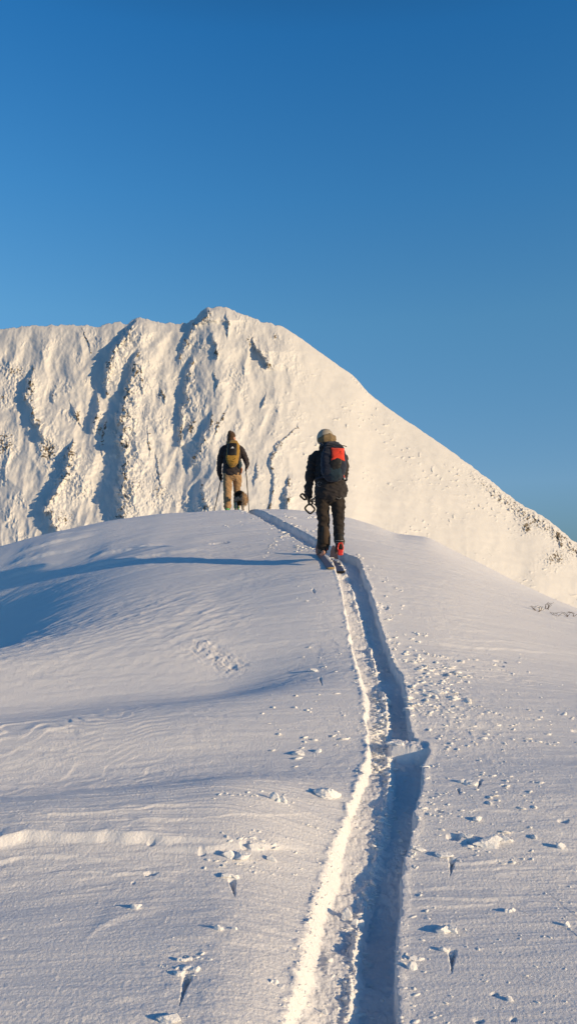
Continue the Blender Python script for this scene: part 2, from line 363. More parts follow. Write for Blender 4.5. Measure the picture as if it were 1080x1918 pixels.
# ------------------------------------------------------------------ near hill mesh
def columns():
    a = np.linspace(-.40, .40, 980)
    l = -.40 - np.geomspace(.002, 3.5, 60); r = .40 + np.geomspace(.002, 3.5, 60)
    return np.concatenate([l[::-1], a, r])
def rows():
    yy = np.linspace(2.5, 15.999, 6000); s = prof(yy) / yy
    im = YH - s * F; t = np.linspace(im.max(), 956.5, 1150)
    near = np.interp(-t, -np.maximum.accumulate(im[::-1])[::-1], yy)
    near = np.unique(near)
    # keep the spacing fine enough in depth as well
    out = [near[0]]
    for v in near[1:]:
        k = int(math.ceil((v - out[-1]) / .03)); st = out[-1]
        for i in range(1, k + 1): out.append(st + (v - st) * i / k)
    last = out[-1]
    return np.concatenate([np.linspace(-38, 0, 20, endpoint=False), np.linspace(0, out[0], 40, endpoint=False), out,
                           last + np.cumsum(np.geomspace(.02, .3, 90)), ])
cu = columns(); ry = rows()
rest = ry[-1] + np.cumsum(np.geomspace(.5, 260, 48)); ry = np.concatenate([ry, rest])
gw = np.where(ry > 2.5, ry, 2.5 + (2.5 - ry) * .6)
GX_ = cu[None, :] * gw[:, None]; GY_ = np.repeat(ry[:, None], len(cu), 1)
GZ_ = ground(GX_, GY_)
VAL = -170.0
GZ_ = np.maximum(GZ_, VAL + 6 * perlin(GX_ / 90, GY_ / 90, 7))
hill = grid_mesh('snow_ground', GX_, GY_, GZ_, M_snow)
tag(hill, kind='structure')
print('ground verts', GX_.size)

# ------------------------------------------------------------------ mountain
MX = np.array([-900, -500, -200, -60, 0, 60, 120, 160, 178, 200, 225, 238, 250, 262, 280, 300, 330, 352, 362, 372, 388, 398, 412, 425, 440, 460, 478, 495, 512, 530, 560, 600, 640, 660, 674, 686, 700, 740, 800, 850, 880,
               905, 930, 960, 1000, 1040, 1080, 1180, 1400, 1900.])
MYI = np.array([820, 700, 640, 624, 616, 610, 608, 609, 612, 606, 603, 608, 600, 594, 598, 603, 607, 604, 598, 586, 576, 575, 573, 577, 582, 590, 596, 604, 606, 612, 631, 660, 689, 702, 718, 731, 745, 774, 814, 849, 871,
                891, 910, 934, 957, 985, 1017, 1088, 1240, 1500.])
nx, ny = 1250, 760
mx_ = np.concatenate([np.linspace(-880, -60, 60, endpoint=False), np.linspace(-60, 1140, nx - 110), np.linspace(1140, 1880, 51)[1:]])
crest = np.interp(mx_, MX, MYI)
k5 = np.hanning(7); k5 /= k5.sum(); crest = np.convolve(np.pad(crest, 3, 'edge'), k5, 'valid')
jr = np.where(mx_ < 520, 1.0, np.where(mx_ > 860, .9, .35))
crest = crest + jr * (2.8 * fbm(mx_ / 14, mx_ * 0, 3, 101) + 1.3 * np.abs(perlin(mx_ / 4.5, mx_ * 0, 103)))
tt = np.concatenate([np.linspace(0, 1, ny - 60) ** 1.0])
BASE = 1290.0
xx = np.repeat(mx_[None], len(tt), 0); yy = crest[None] + tt[:, None] * (BASE - crest[None])
dd = yy - crest[None]
kw = np.hanning(61); kw /= kw.sum()
csm = np.interp(mx_, np.arange(-880, 1881.), np.convolve(np.pad(np.interp(np.arange(-880, 1881.), MX, MYI), 30, 'edge'), kw, 'valid'))
ds_ = yy - csm[None]
D = 1500 + .0 * (xx - 540) - .80 * ds_ - 10 * (1 - np.exp(-np.maximum(ds_ + 6, 0) / 14))
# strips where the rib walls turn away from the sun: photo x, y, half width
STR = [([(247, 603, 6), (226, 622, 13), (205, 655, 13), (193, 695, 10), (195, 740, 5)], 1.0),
       ([(254, 662, 5), (242, 700, 9), (224, 745, 12), (213, 790, 15), (222, 840, 13), (222, 880, 12), (216, 915, 15), (222, 975, 8)], 1.0),
       ([(60, 690, 2), (50, 710, 7), (46, 745, 7), (60, 790, 8), (76, 822, 7)], .9),
       ([(136, 828, 3), (122, 850, 11), (110, 890, 12), (88, 932, 12), (80, 955, 8), (100, 995, 8)], 1.0),
       ([(180, 742, 3), (176, 775, 7), (170, 805, 5)], .9), ([(198, 790, 2), (186, 825, 4), (190, 850, 2)], .7),
       ([(356, 606, 5), (344, 640, 7), (334, 672, 3)], .9),
       ([(358, 672, 3), (346, 715, 8), (334, 780, 7), (334, 830, 4)], .9),
       ([(396, 775, 3), (376, 822, 6), (354, 868, 5), (350, 880, 2)], .9), ([(372, 905, 3), (385, 950, 4)], .6),
       ([(384, 585, 6), (377, 600, 8), (362, 608, 4)], 1.2), ([(394, 630, 4), (402, 652, 5), (404, 670, 2)], .9),
       ([(470, 638, 3), (482, 658, 8), (496, 684, 6)], 1.1), ([(420, 588, 2), (422, 605, 4), (424, 628, 2)], .9),
       ([(556, 800, 2), (520, 826, 5), (504, 860, 6), (508, 895, 5), (502, 945, 4), (500, 960, 4)], .55),
       ([(538, 898, 3), (532, 930, 7), (530, 960, 7)], .9), ([(398, 700, 2), (403, 715, 5), (400, 735, 2)], .7),
       ([(497, 740, 2), (490, 757, 4), (486, 765, 1)], .7), ([(276, 800, 1), (274, 820, 4), (280, 850, 2)], .6),
       ([(480, 868, 1), (475, 890, 4), (474, 905, 2)], .7), ([(154, 612, 1), (166, 645, 2), (168, 660, 1)], .7),
       ([(300, 730, 2), (306, 752, 3)], .7), ([(262, 690, 2), (262, 720, 3), (266, 735, 2)], .7),
       ([(130, 752, 1), (138, 775, 3), (150, 795, 2)], .8), ([(95, 735, 2), (98, 750, 3)], .7), ([(290, 850, 2), (294, 880, 3), (300, 910, 2)], .5),
       ([(1040, 1000, 1), (1046, 1020, 3)], .6), ([(425, 760, 2), (405, 800, 3), (400, 815, 2)], .5)]
disp = np.zeros_like(D); rockm = np.zeros_like(D)
wobx = 4.0 * perlin(xx / 9, yy / 9, 110) + 7.0 * perlin(xx / 22, yy / 24, 111) + 2.2 * perlin(xx / 4, yy / 4, 112)
for pl, st in STR:
    pl = np.array(pl, float); ys = pl[:, 1]
    m = (yy > ys[0] - 12) & (yy < ys[-1] + 12)
    y = yy[m]; xs = np.interp(y, ys, pl[:, 0]); w = np.interp(y, ys, pl[:, 2])
    e = sst(y, ys[0] - 12, ys[0] + 3) * (1 - sst(y, ys[-1] - 3, ys[-1] + 12))
    x = xx[m] + wobx[m] * np.clip(w / 8, .35, 1)
    A = 2.05 * w * st * e
    rise = sst(x, xs - w * .1, xs + w); rec = np.exp(-np.maximum(x - xs - w, 0) / (w * 5.0))
    cn = np.exp(-np.maximum(x - xs - w, 0) / (w * 1.6)) + .15; disp[m] -= A * rise * rec * (1 + .50 * cn * np.abs(perlin(x / 11, y / 17, 115)) + .30 * cn * np.abs(perlin(x / 5, y / 7, 116)))
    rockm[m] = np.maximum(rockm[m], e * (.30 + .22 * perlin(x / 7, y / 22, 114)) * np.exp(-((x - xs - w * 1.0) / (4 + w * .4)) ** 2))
leftw = 1 - .86 * sst(xx + .25 * (yy - 700), 450, 640)
shear = xx + .16 * (yy - 600) * (1 - .6 * sst(xx, 330, 520))
disp -= leftw * (5.5 * ridged(shear / 62 + .3 * perlin(xx / 60, yy / 60, 120), yy / 170, 2, 121) * sst(dd, 0, 40))
disp -= leftw * 3.0 * fbm(shear / 26, yy / 38, 3, 122)
crag = sst(fbm(xx / 48, yy / 60, 3, 123), .0, .55)
disp -= leftw * crag * 3.6 * np.abs(fbm(xx / 9, yy / 12, 3, 124)); disp -= leftw * .35 * fbm(xx / 5, yy / 6, 2, 134)
# smooth shoulder with low bumps
sm = 1 - leftw
disp -= sm * (3.0 * perlin(xx / 70, yy / 50, 125) + 1.1 * perlin((xx + yy) / 30, (yy - .6 * xx) / 9, 126))
kn = np.maximum(perlin(xx / 8, yy / 5.5, 127) - .40, 0)
disp -= sm * 9 * kn * sst(perlin(xx / 90, yy / 60, 128), -.1, .3)
# rocks along the right hand skyline
ed = np.exp(-((dd - 16) / 16) ** 2) * sst(xx, 850, 930) + .7 * np.exp(-(dd / 7) ** 2) * sst(xx, 640, 662) * (1 - sst(xx, 684, 704))
disp -= ed * 6 * np.abs(fbm(xx / 9, yy / 7, 3, 130))
def patch(x0, y0, rx, ry): return np.exp(-(((xx - x0) / rx) ** 2 + ((yy - y0) / ry) ** 2))
rk = 0
for q in [(8, 830, 22, 26, .40), (90, 845, 20, 22, .46), (132, 850, 14, 20, .40), (30, 695, 30, 14, .34), (252, 910, 20, 20, .30), (60, 730, 6, 30, .42), (120, 970, 20, 16, .32),
          (300, 920, 20, 14, .32), (150, 920, 14, 20, .30), (357, 800, 12, 18, .40), (408, 795, 10, 10, .36), (405, 660, 8, 14, .40), (470, 640, 12, 14, .38), (502, 685, 8, 7, .46),
          (145, 780, 8, 16, .40), (185, 800, 8, 20, .36), (5, 745, 12, 10, .32), (385, 950, 20, 10, .36), (560, 780, 20, 12, .25), (300, 740, 10, 12, .34), (515, 630, 5, 6, .46), (985, 990, 10, 12, .44),
          (388, 590, 14, 12, .30), (1040, 1045, 24, 18, .38), (225, 968, 12, 5, .5)]:
    a = patch(*q[:4]); rk = np.maximum(rk, a * q[4]); disp -= a * 4.5 * np.abs(fbm(xx / 6, yy / 7, 3, 131)) * (q[4] / .4)
nse = fbm(xx / 6, yy / 8, 3, 132)
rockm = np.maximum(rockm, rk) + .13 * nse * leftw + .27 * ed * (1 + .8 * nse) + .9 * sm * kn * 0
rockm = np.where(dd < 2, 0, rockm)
D = D + disp * sst(dd, 0, 5)
MXX = (xx - CX) / F * D; MZZ = (YH - yy) / F * D; MYY = D
# the far side of the mountain
back = np.cumsum(np.geomspace(1.5, 60, 40))
Dc = D[0]; bY = Dc[None] + back[:, None]; bX = MXX[0][None] + 0 * bY; bZ = MZZ[0][None] - back[:, None] * .8 - 2 * np.abs(perlin(bX / 20, bY / 20, 133))
X3 = np.concatenate([bX[::-1], MXX]); Y3 = np.concatenate([bY[::-1], MYY]); Z3 = np.concatenate([bZ[::-1], MZZ])
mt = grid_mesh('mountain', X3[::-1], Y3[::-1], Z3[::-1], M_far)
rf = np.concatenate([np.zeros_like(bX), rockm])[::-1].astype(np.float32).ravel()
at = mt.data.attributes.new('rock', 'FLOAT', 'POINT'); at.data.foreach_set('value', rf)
tag(mt, kind='structure')
print('mountain verts', X3.size)
#@@FIGURES
# ------------------------------------------------------------------ figure helpers
from mathutils.bvhtree import BVHTree
def loft_bm(bm, ch, n=16, ref=(1, 0, 0), sup=2.0, cap=True):
    """ch: list of (x, y, z, r_side, r_depth)"""
    pts = [Vector(c[:3]) for c in ch]; rad = [(c[3], c[4] if len(c) > 4 else c[3]) for c in ch]
    if cap:
        t0 = (pts[0] - pts[1]).normalized(); t1 = (pts[-1] - pts[-2]).normalized()
        r0 = min(rad[0]); r1 = min(rad[-1])
        pts = [pts[0] + t0 * r0 * .75, pts[0] + t0 * r0 * .45] + pts + [pts[-1] + t1 * r1 * .45, pts[-1] + t1 * r1 * .75]
        rad = [tuple(v * .4 for v in rad[0]), tuple(v * .82 for v in rad[0])] + rad + [tuple(v * .82 for v in rad[-1]), tuple(v * .4 for v in rad[-1])]
    ref = Vector(ref); rings = []
    for i, p in enumerate(pts):
        a = pts[max(i - 1, 0)]; b = pts[min(i + 1, len(pts) - 1)]; t = (b - a).normalized()
        s = ref - ref.dot(t) * t
        if s.length < .05: s = Vector((0, 1, 0)) - t.y * t
        s.normalize(); d = t.cross(s)
        ring = []
        for k in range(n):
            q = 2 * math.pi * k / n; c, si = math.cos(q), math.sin(q)
            e = 2.0 / sup; cc = math.copysign(abs(c) ** e, c); ss = math.copysign(abs(si) ** e, si)
            ring.append(bm.verts.new(p + s * cc * rad[i][0] + d * ss * rad[i][1]))
        rings.append(ring)
    for a, b in zip(rings, rings[1:]):
        for k in range(n): bm.faces.new((a[k], a[(k + 1) % n], b[(k + 1) % n], b[k]))
    bm.faces.new(rings[0][::-1]); bm.faces.new(rings[-1])
def ball_bm(bm, c, r, rot=None, sub=3):
    m = Matrix.Translation(Vector(c))
    if rot: m = m @ rot
    m = m @ Matrix.Diagonal((*r, 1))
    bmesh.ops.create_icosphere(bm, subdivisions=sub, radius=1, matrix=m)
def finish(name, bm, mat, parent=None, smooth=True):
    bmesh.ops.recalc_face_normals(bm, faces=bm.faces)
    me = bpy.data.meshes.new(name); bm.to_mesh(me); bm.free()
    me.polygons.foreach_set('use_smooth', [smooth] * len(me.polygons))
    me.materials.append(mat); o = bpy.data.objects.new(name, me); COL.objects.link(o)
    if parent: o.parent = parent
    return o
def fuse(name, bm, mat, parent, vox=.01, sm=3, wr=None, noise=0, seed=0):
    """all overlapping solids in bm become one continuous surface; wr = (amp, scale) for cloth folds"""
    o = finish(name, bm, mat)
    md = o.modifiers.new('r', 'REMESH'); md.mode = 'VOXEL'; md.voxel_size = vox
    ms = o.modifiers.new('s', 'SMOOTH'); ms.factor = .6; ms.iterations = sm
    dg = bpy.context.evaluated_depsgraph_get(); me = bpy.data.meshes.new_from_object(o.evaluated_get(dg))
    old = o.data; o.modifiers.clear(); o.data = me; bpy.data.meshes.remove(old); me.name = name
    n = len(me.vertices)
    if wr or noise:
        co = np.empty(n * 3); me.vertices.foreach_get('co', co); co = co.reshape(-1, 3)
        no = np.empty(n * 3); me.vertices.foreach_get('normal', no); no = no.reshape(-1, 3)
        x, y, z = co.T; d = 0
        if wr:
            a, sc = wr
            d = a * (ridged((x * .5 + y * .4) * sc + 3 * seed, z * sc * 1.3 + .35 * x * sc, 2, 150 + seed) - .4) + .5 * a * perlin(y * sc + z * sc, x * sc * 1.5 - z * sc * .6, 160 + seed)
        if noise: d = d + noise * perlin(x * 60 + z * 31, y * 60 - z * 47, 170 + seed)
        co = co + no * np.asarray(d)[:, None]; me.vertices.foreach_set('co', co.ravel())
    me.polygons.foreach_set('use_smooth', [True] * len(me.polygons))
    if not me.materials: me.materials.append(mat)
    me.update(); o.parent = parent
    return o
def tube(name, pts, r, mat, parent=None, n=10):
    bm = bmesh.new(); rr = r if isinstance(r, (list, tuple)) else [r] * len(pts)
    loft_bm(bm, [(*p, q, q) for p, q in zip(pts, rr)], n); return finish(name, bm, mat, parent)
def thing(name, label, cat, loc, rz=0, group=None):
    o = bpy.data.objects.new(name, None); o.empty_display_size = .2; COL.objects.link(o); o.location = loc; o.rotation_euler = (0, 0, rz)
    return tag(o, label, cat, group)
def back_y(o, x, z):
    """depth of the surface of o seen from behind (local frame)"""
    me = o.data; t = BVHTree.FromPolygons([v.co for v in me.vertices], [p.vertices for p in me.polygons])
    h = t.ray_cast(Vector((x, -3, z)), Vector((0, 1, 0))); return h[0].y if h[0] else 0
def hand(bm, W, d, T, N, s=1.0, r=1.0, curl=1.0):
    """W wrist, d along the palm, T towards the thumb side, N palm normal; fingers close round a bar lying along T"""
    W = Vector(W); d = Vector(d).normalized(); T = Vector(T); T = (T - T.dot(d) * d).normalized(); N = Vector(N); N = (N - N.dot(d) * d - N.dot(T) * T).normalized()
    def p(a, b, c): return W + d * a * s + T * b * s + N * c * s
    def ch(l): return [(*q, rr * s * r, rr * s * r) for q, rr in l]
    for b in (-.026, -.009, .009, .026):
        loft_bm(bm, ch([(p(-.01, b * .6, 0), .017), (p(.035, b, 0), .016), (p(.078, b * 1.05, .002), .0125)]), 10)
    L = [(-.029, .86), (-.010, .97), (.010, 1.0), (.029, .93)]
    for b, k in L:
        if curl > .5:
            pts = [(p(.080, b, .002), .0105), (p(.080 + .030 * k, b, .008), .0098), (p(.078 + .034 * k, b * .97, .036), .009), (p(.078 + .010 * k, b * .95, .047), .0085), (p(.062, b * .93, .040), .0078)]
        else:
            pts = [(p(.080, b, .002), .0105), (p(.080 + .036 * k, b * 1.05, .012), .0095), (p(.080 + .058 * k, b * 1.05, .028), .0088), (p(.078 + .068 * k, b, .044), .0078)]
        loft_bm(bm, ch(pts), 10)
    loft_bm(bm, ch([(p(.018, .022, .004), .014), (p(.042, .042, .020), .0125), (p(.062, .044, .042), .0105), (p(.080, .032, .054), .009)]), 10)
def head(bm, c, yaw=0, s=1.0):
    """head centre c (eye height), facing +Y turned by yaw"""
    m = Matrix.Translation(Vector(c)) @ Matrix.Rotation(yaw, 4, 'Z')
    def b(x, y, z, rx, ry, rz, sub=3):
        q = m @ Vector((x * s, y * s, z * s)); ball_bm(bm, q, (rx * s, ry * s, rz * s), Matrix.Rotation(yaw, 4, 'Z'), sub)
    b(0, -.012, .030, .076, .094, .088); b(0, .030, -.02, .062, .066, .085); b(0, .045, -.080, .040, .042, .034)
    b(0, .093, .020, .052, .012, .012, 2); b(0, .103, -.012, .0105, .014, .024, 2); b(0, .108, -.030, .015, .014, .010, 2)
    b(0, .090, -.058, .022, .012, .006, 2); b(0, .088, -.069, .019, .012, .007, 2)
    for q in (-1, 1):
        b(q * .038, .072, -.028, .022, .022, .018, 2); b(q * .078, -.004, -.012, .009, .018, .031, 2); b(q * .030, .086, .002, .013, .009, .008, 2)
    return m
def put_eyes(m, parent, s=1.0):
    for q in (-1, 1):
        bm = bmesh.new(); ball_bm(bm, m @ Vector((q * .030 * s, .092 * s, .002 * s)), (.0075 * s,) * 3, None, 2); finish('eye', bm, M_eye, parent)
M_eye = pmat('eye', (.12, .09, .07), .2, .5)
M_skin = pmat('skin', (.52, .27, .19), .55, .4, var=.06, vscale=30)
def cloth(name, col, var=.12, rough=.85): return pmat(name, col, rough, .2, bump=(140, .6, .004), var=var, vscale=14, sheen=.15)
M_jk1 = cloth('charcoal_shell_fabric', (.030, .026, .027)); M_tr1 = cloth('dark_brown_fabric', (.027, .021, .018)); M_calf_lit = cloth('sunlit_trouser_brown', (.060, .040, .026))  # last one: trouser brown with the sunlight on the calf painted in
M_gl = cloth('black_glove_leather', (.016, .015, .015), rough=.6)
M_navy = cloth('navy_pack_fabric', (.018, .024, .042)); M_teal = cloth('teal_pack_fabric', (.020, .042, .060)); M_red = cloth('orange_red_fabric', (.74, .060, .032), .06)
M_blk = pmat('black_webbing', (.014, .014, .015), .6, .3, var=.1); M_hel = pmat('helmet_shell', (.38, .34, .27), .45, .4, var=.04, vscale=6)
M_hood = cloth('brown_fleece', (.20, .145, .080)); M_redpl = pmat('red_plastic', (.62, .035, .02), .35, .5, var=.08); M_grey = pmat('grey_plastic', (.22, .22, .23), .5, .4)
M_ski = pmat('ski_top_sheet', (.07, .06, .08), .35, .5, var=.1); M_tan = pmat('worn_ski_tail', (.42, .30, .16), .6, .3, var=.2, vscale=40); M_whitep = pmat('white_print', (.72, .72, .70), .7, .2)
M_metal = pmat('brushed_metal', (.45, .45, .46), .35, .5, metal=1.0)
M_jk2 = cloth('black_jacket_fabric', (.036, .030, .034)); M_tr2 = cloth('tan_canvas', (.33, .21, .11)); M_must = cloth('mustard_pack_fabric', (.31, .18, .035)); M_bean = cloth('brown_wool', (.075, .042, .024))
M_green = pmat('green_plastic', (.03, .35, .10), .4, .5, var=.08); M_orange = cloth('rust_strap', (.35, .13, .05))

# ------------------------------------------------------------------ person with the navy pack
X1, Y1 = (617 - CX) / F * 11.05, 11.05
Z1 = (YH - 1042) / F * 11.05
p1 = thing('person', 'person in dark jacket and trousers and pale helmet, walking uphill with a navy pack', 'person', (X1, Y1, Z1), 0)
OX = .013
def zx(px, py): return ((px - 530) / 900 + OX, (1730 - py) / 900)
# legs, torso, arm chains: (x, y, z, r_side, r_depth)
legL = [(-.090, .02, .92, .10, .115), (-.100, .035, .74, .096, .105), (-.080, .06, .46, .080, .086), (-.084, .035, .28, .084, .090), (-.090, .02, .13, .084, .096)]
legR = [(.100, .02, .92, .10, .115), (.112, .03, .74, .092, .105), (.124, .03, .48, .074, .082), (.128, -.02, .30, .070, .085), (.130, -.06, .18, .066, .088)]
tors = [(.0, .0, .90, .155, .115), (.0, .01, 1.05, .150, .11), (.0, .045, 1.22, .165, .12), (.0, .08, 1.38, .175, .115), (.0, .10, 1.46, .13, .09), (.0, .115, 1.52, .07, .07)]
armL = [(-.150, .09, 1.415, .060), (-.215, .085, 1.365, .062), (-.250, .06, 1.24, .058), (-.275, .02, 1.09, .053), (-.292, .05, .95, .047), (-.290, .09, .83, .040)]
armR = [(.140, .09, 1.415, .060), (.190, .085, 1.365, .060), (.205, .08, 1.25, .056), (.195, .06, 1.12, .050), (.14, .22, 1.16, .045), (.10, .28, 1.22, .036)]
def body_of(parent, legs, torso, arms, feet, headc, yaw, hands, shrink=.72, mat=M_skin, s=1.0):
    bm = bmesh.new()
    for l in legs: loft_bm(bm, [(x, y, z, a * shrink, b * shrink) for x, y, z, a, b in l], 14)
    loft_bm(bm, [(x, y, z, a * .86, b * .84) for x, y, z, a, b in torso], 18)
    for a in arms: loft_bm(bm, [(x, y, z, r * .74, r * .74) for x, y, z, r in a], 12)
    for f in feet: loft_bm(bm, f, 12)
    t = Vector(torso[-1][:3]); h = Vector(headc)
    loft_bm(bm, [(*t, .058, .060), (*(t.lerp(h, .5)), .054, .058), (*(h + Vector((0, -.01, -.03))), .056, .06)], 14)
    m = head(bm, headc, yaw, s)
    for hd in hands: hand(bm, *hd)
    o = fuse('body', bm, mat, parent, .0065, 2)
    put_eyes(m, parent, s)
    return o
HL = (Vector((-.290, .085, .835)), (.05, -.02, -1), (0, 1, 0), (1, 0, 0))
HR = (Vector((.105, .275, 1.22)), (-.5, .3, .8), (-.2, 0, 1), (-.8, -.5, 0))
footL = [(-.088, -.05, .05, .035, .035), (-.092, .05, .05, .04, .035), (-.098, .17, .045, .040, .025)]
footR = [(.130, -.11, .13, .035, .035), (.128, 0, .10, .04, .035), (.122, .11, .06, .040, .025)]
hc1 = (-.055, .135, 1.625)
body_of(p1, [legL, legR], tors, [armL, armR], [footL, footR], hc1, R(8), [HL, HR])
# trousers
bm = bmesh.new()
loft_bm(bm, [(x, y, z, a, b) for x, y, z, a, b in legL], 20); loft_bm(bm, [(x, y, z, a, b) for x, y, z, a, b in legR], 20)
loft_bm(bm, [(.0, .01, .80, .178, .115), (.0, .01, .90, .170, .12), (.0, .01, 1.0, .160, .11)], 20)
loft_bm(bm, [(.182, .03, .76, .028, .07), (.192, .03, .68, .028, .07), (.180, .03, .62, .02, .06)], 12)       # cargo pocket
trs = fuse('trousers', bm, M_tr1, p1, .010, 2, (.011, 9), seed=1)
bm = bmesh.new(); loft_bm(bm, [(-.088, .028, .40, .055, .090), (-.085, .022, .29, .075, .094), (-.088, .012, .16, .075, .102)], 16, cap=False)
calf_lit = finish('sunlit_calf_patch', bm, M_calf_lit, p1); calf_lit.location = (.022, -.012, 0)  # lighter brown patch paints the sunlit part of the left calf into the colour
# jacket
bm = bmesh.new()
loft_bm(bm, [(.028, .005, .875, .232, .165), (.022, .005, .93, .228, .165), (.004, .01, 1.03, .200, .15), (.0, .045, 1.20, .205, .145), (.0, .08, 1.34, .212, .135), (.0, .09, 1.41, .185, .120), (-.01, .105, 1.47, .125, .100), (-.02, .115, 1.53, .085, .085)], 24)
for a in (armL, armR): loft_bm(bm, [(x, y, z, r * 1.18, r * 1.18) for x, y, z, r in a], 16)
jk = fuse('jacket', bm, M_jk1, p1, .010, 2, (.012, 10), seed=2)
# hood rolled on the neck, helmet
bm = bmesh.new(); loft_bm(bm, [(-.10, .04, 1.50, .055), (-.03, .0, 1.53, .06), (.05, .01, 1.53, .058), (.10, .06, 1.50, .05)], 14, ref=(0, 0, 1))
fuse('hood', bm, M_jk1, p1, .010, 2, (.008, 14), seed=3)
bm = bmesh.new(); ball_bm(bm, (hc1[0], hc1[1] - .012, hc1[2] + .030), (.120, .136, .130), None, 4)
bmesh.ops.bisect_plane(bm, geom=bm.verts[:] + bm.edges[:] + bm.faces[:], plane_co=(hc1[0], hc1[1], hc1[2] - .035), plane_no=(.12, .25, -1), clear_outer=True)
bmesh.ops.holes_fill(bm, edges=[e for e in bm.edges if e.is_boundary])
hel = finish('helmet', bm, M_hel, p1)
for dx in (-.05, 0, .05):
    bm = bmesh.new(); loft_bm(bm, [(hc1[0] + dx, hc1[1] - .10, hc1[2] + .100, .010, .004), (hc1[0] + dx, hc1[1] - .045, hc1[2] + .143, .010, .004)], 8); finish('vent', bm, M_grey, hel)
bm = bmesh.new()   # fleece-lined cap and goggle strap wrapping the back of the helmet
loft_bm(bm, [(hc1[0] - .085, hc1[1] - .085, hc1[2] - .01, .035, .03), (hc1[0] - .02, hc1[1] - .140, hc1[2] + .0, .058, .026), (hc1[0] + .060, hc1[1] - .130, hc1[2] + .010, .066, .03), (hc1[0] + .122, hc1[1] - .03, hc1[2] + .008, .060, .035), (hc1[0] + .12, hc1[1] + .05, hc1[2] + .01, .04, .02)], 14, ref=(0, 0, 1))
fuse('neck_warmer', bm, M_hood, p1, .008, 3, (.004, 18), seed=4)
# gloves, boots
for hd, arm in ((HL, armL), (HR, armR)):
    bm = bmesh.new(); hand(bm, *hd, 1.06, 1.22); w = Vector(arm[-1][:3]); e = Vector(arm[-2][:3]); q = w.lerp(e, .35)
    loft_bm(bm, [(*q, .043), (*w, .040), (*(Vector(hd[0]) + Vector(hd[1]).normalized() * .02), .034)], 14); fuse('glove', bm, M_gl, p1, .0055, 1)
def boot(parent, heel, toe, z, mat, acc, top, cuff=.062):
    bm = bmesh.new(); h = Vector(heel); t = Vector(toe); d = (t - h).normalized()
    loft_bm(bm, [(*(h + Vector((0, 0, .05))), .050, .050), (*(h + d * .10 + Vector((0, 0, .05))), .052, .052), (*(h + d * .20 + Vector((0, 0, .035))), .052, .040), (*(t + Vector((0, 0, .028))), .044, .030)], 14, sup=2.6)
    loft_bm(bm, [(*(h + d * .02 + Vector((0, 0, .04))), .050, .055), (*(h + d * .03 + Vector((0, 0, .15))), cuff, cuff), (*(h + d * .03 + Vector((0, 0, top))), cuff, cuff)], 16)
    b = fuse('boot', bm, mat, parent, .008, 2)
    bm = bmesh.new(); loft_bm(bm, [(*(h - d * .02 + Vector((0, 0, .004))), .046, .012), (*(h + d * .12 + Vector((0, 0, .004))), .044, .012), (*(t + Vector((0, 0, .004))), .046, .012)], 12, sup=3); finish('sole', bm, M_blk, b)
    for k in (.05, .08, .11):
        c = h + d * .03 + Vector((0, 0, k)); r = cuff * (.95 + k * .5)
        tube('buckle', [c + Vector((r * math.cos(a), r * math.sin(a), 0)) for a in np.linspace(-2.6, -.4, 8)], .0055, acc, b, 6)
    return b
boot(p1, (-.085, -.03, .045), (-.12, .20, .045), 0, M_gl, M_redpl, .16)
bR = boot(p1, (.128, -.115, .10), (.120, .12, .050), 0, M_gl, M_grey, .17)
# emblems on the hem and the trouser pocket
for (px, py, ob) in ((388, 850, jk), (628, 1003, trs)):
    x, z = zx(px, py); y = back_y(ob, x, z) - .012
    bm = bmesh.new(); N_ = 20
    for k in range(N_):
        a0, a1 = 2 * math.pi * k / N_, 2 * math.pi * (k + 1) / N_
        if k % 5 == 4: continue
        def q(r, a, dy): return bm.verts.new((x + r * math.cos(a), y + dy, z + r * math.sin(a)))
        v = [q(.034, a0, 0), q(.034, a1, 0), q(.026, a1, 0), q(.026, a0, 0)]; w = [q(.034, a0, .012), q(.034, a1, .012), q(.026, a1, .012), q(.026, a0, .012)]
        bm.faces.new(v); bm.faces.new(w[::-1])
        for i in range(4): bm.faces.new((v[i], w[i], w[(i + 1) % 4], v[(i + 1) % 4]))
    loft_bm(bm, [(x - .014, y + .004, z - .004, .004), (x - .004, y + .004, z + .010, .004), (x + .014, y + .004, z - .006, .004)], 6)
    finish('emblem', bm, M_grey, ob)
x, z = zx(690, 1225); tube('dangling_cord', [(x - .01, -.06, z + .12), (x, -.07, z + .03), (x + .012, -.06, z - .05)], .003, M_blk, p1, 6)

# backpack
bp = thing('backpack', 'navy backpack with an orange-red panel, worn by the helmeted person in dark clothes', 'backpack', (X1, Y1, Z1), 0)
bm = bmesh.new()
loft_bm(bm, [(.045, -.19, 1.055, .120, .070), (.040, -.215, 1.10, .160, .105), (.040, -.205, 1.22, .172, .120), (.042, -.175, 1.34, .168, .115), (.038, -.14, 1.43, .145, .10), (.020, -.10, 1.49, .105, .075)], 28, sup=3.2)
loft_bm(bm, [(.185, -.10, 1.16, .03, .07), (.196, -.09, 1.30, .03, .08), (.180, -.07, 1.42, .03, .07)], 12)
pk = fuse('pack_body', bm, M_navy, bp, .009, 3, (.007, 9), seed=6)
bm = bmesh.new(); loft_bm(bm, [(.06, -.195, 1.065, .10, .075), (.06, -.222, 1.10, .118, .103), (.06, -.218, 1.15, .122, .112)], 20, sup=3); fuse('lower_panel', bm, M_teal, bp, .009, 2, (.003, 12), seed=7)
bm = bmesh.new(); loft_bm(bm, [(.055, -.225, 1.15, .085, .10), (.06, -.235, 1.22, .105, .11), (.065, -.225, 1.28, .100, .105)], 18, sup=3); fuse('mesh_pocket', bm, M_blk, bp, .009, 2, (.004, 12), seed=8)
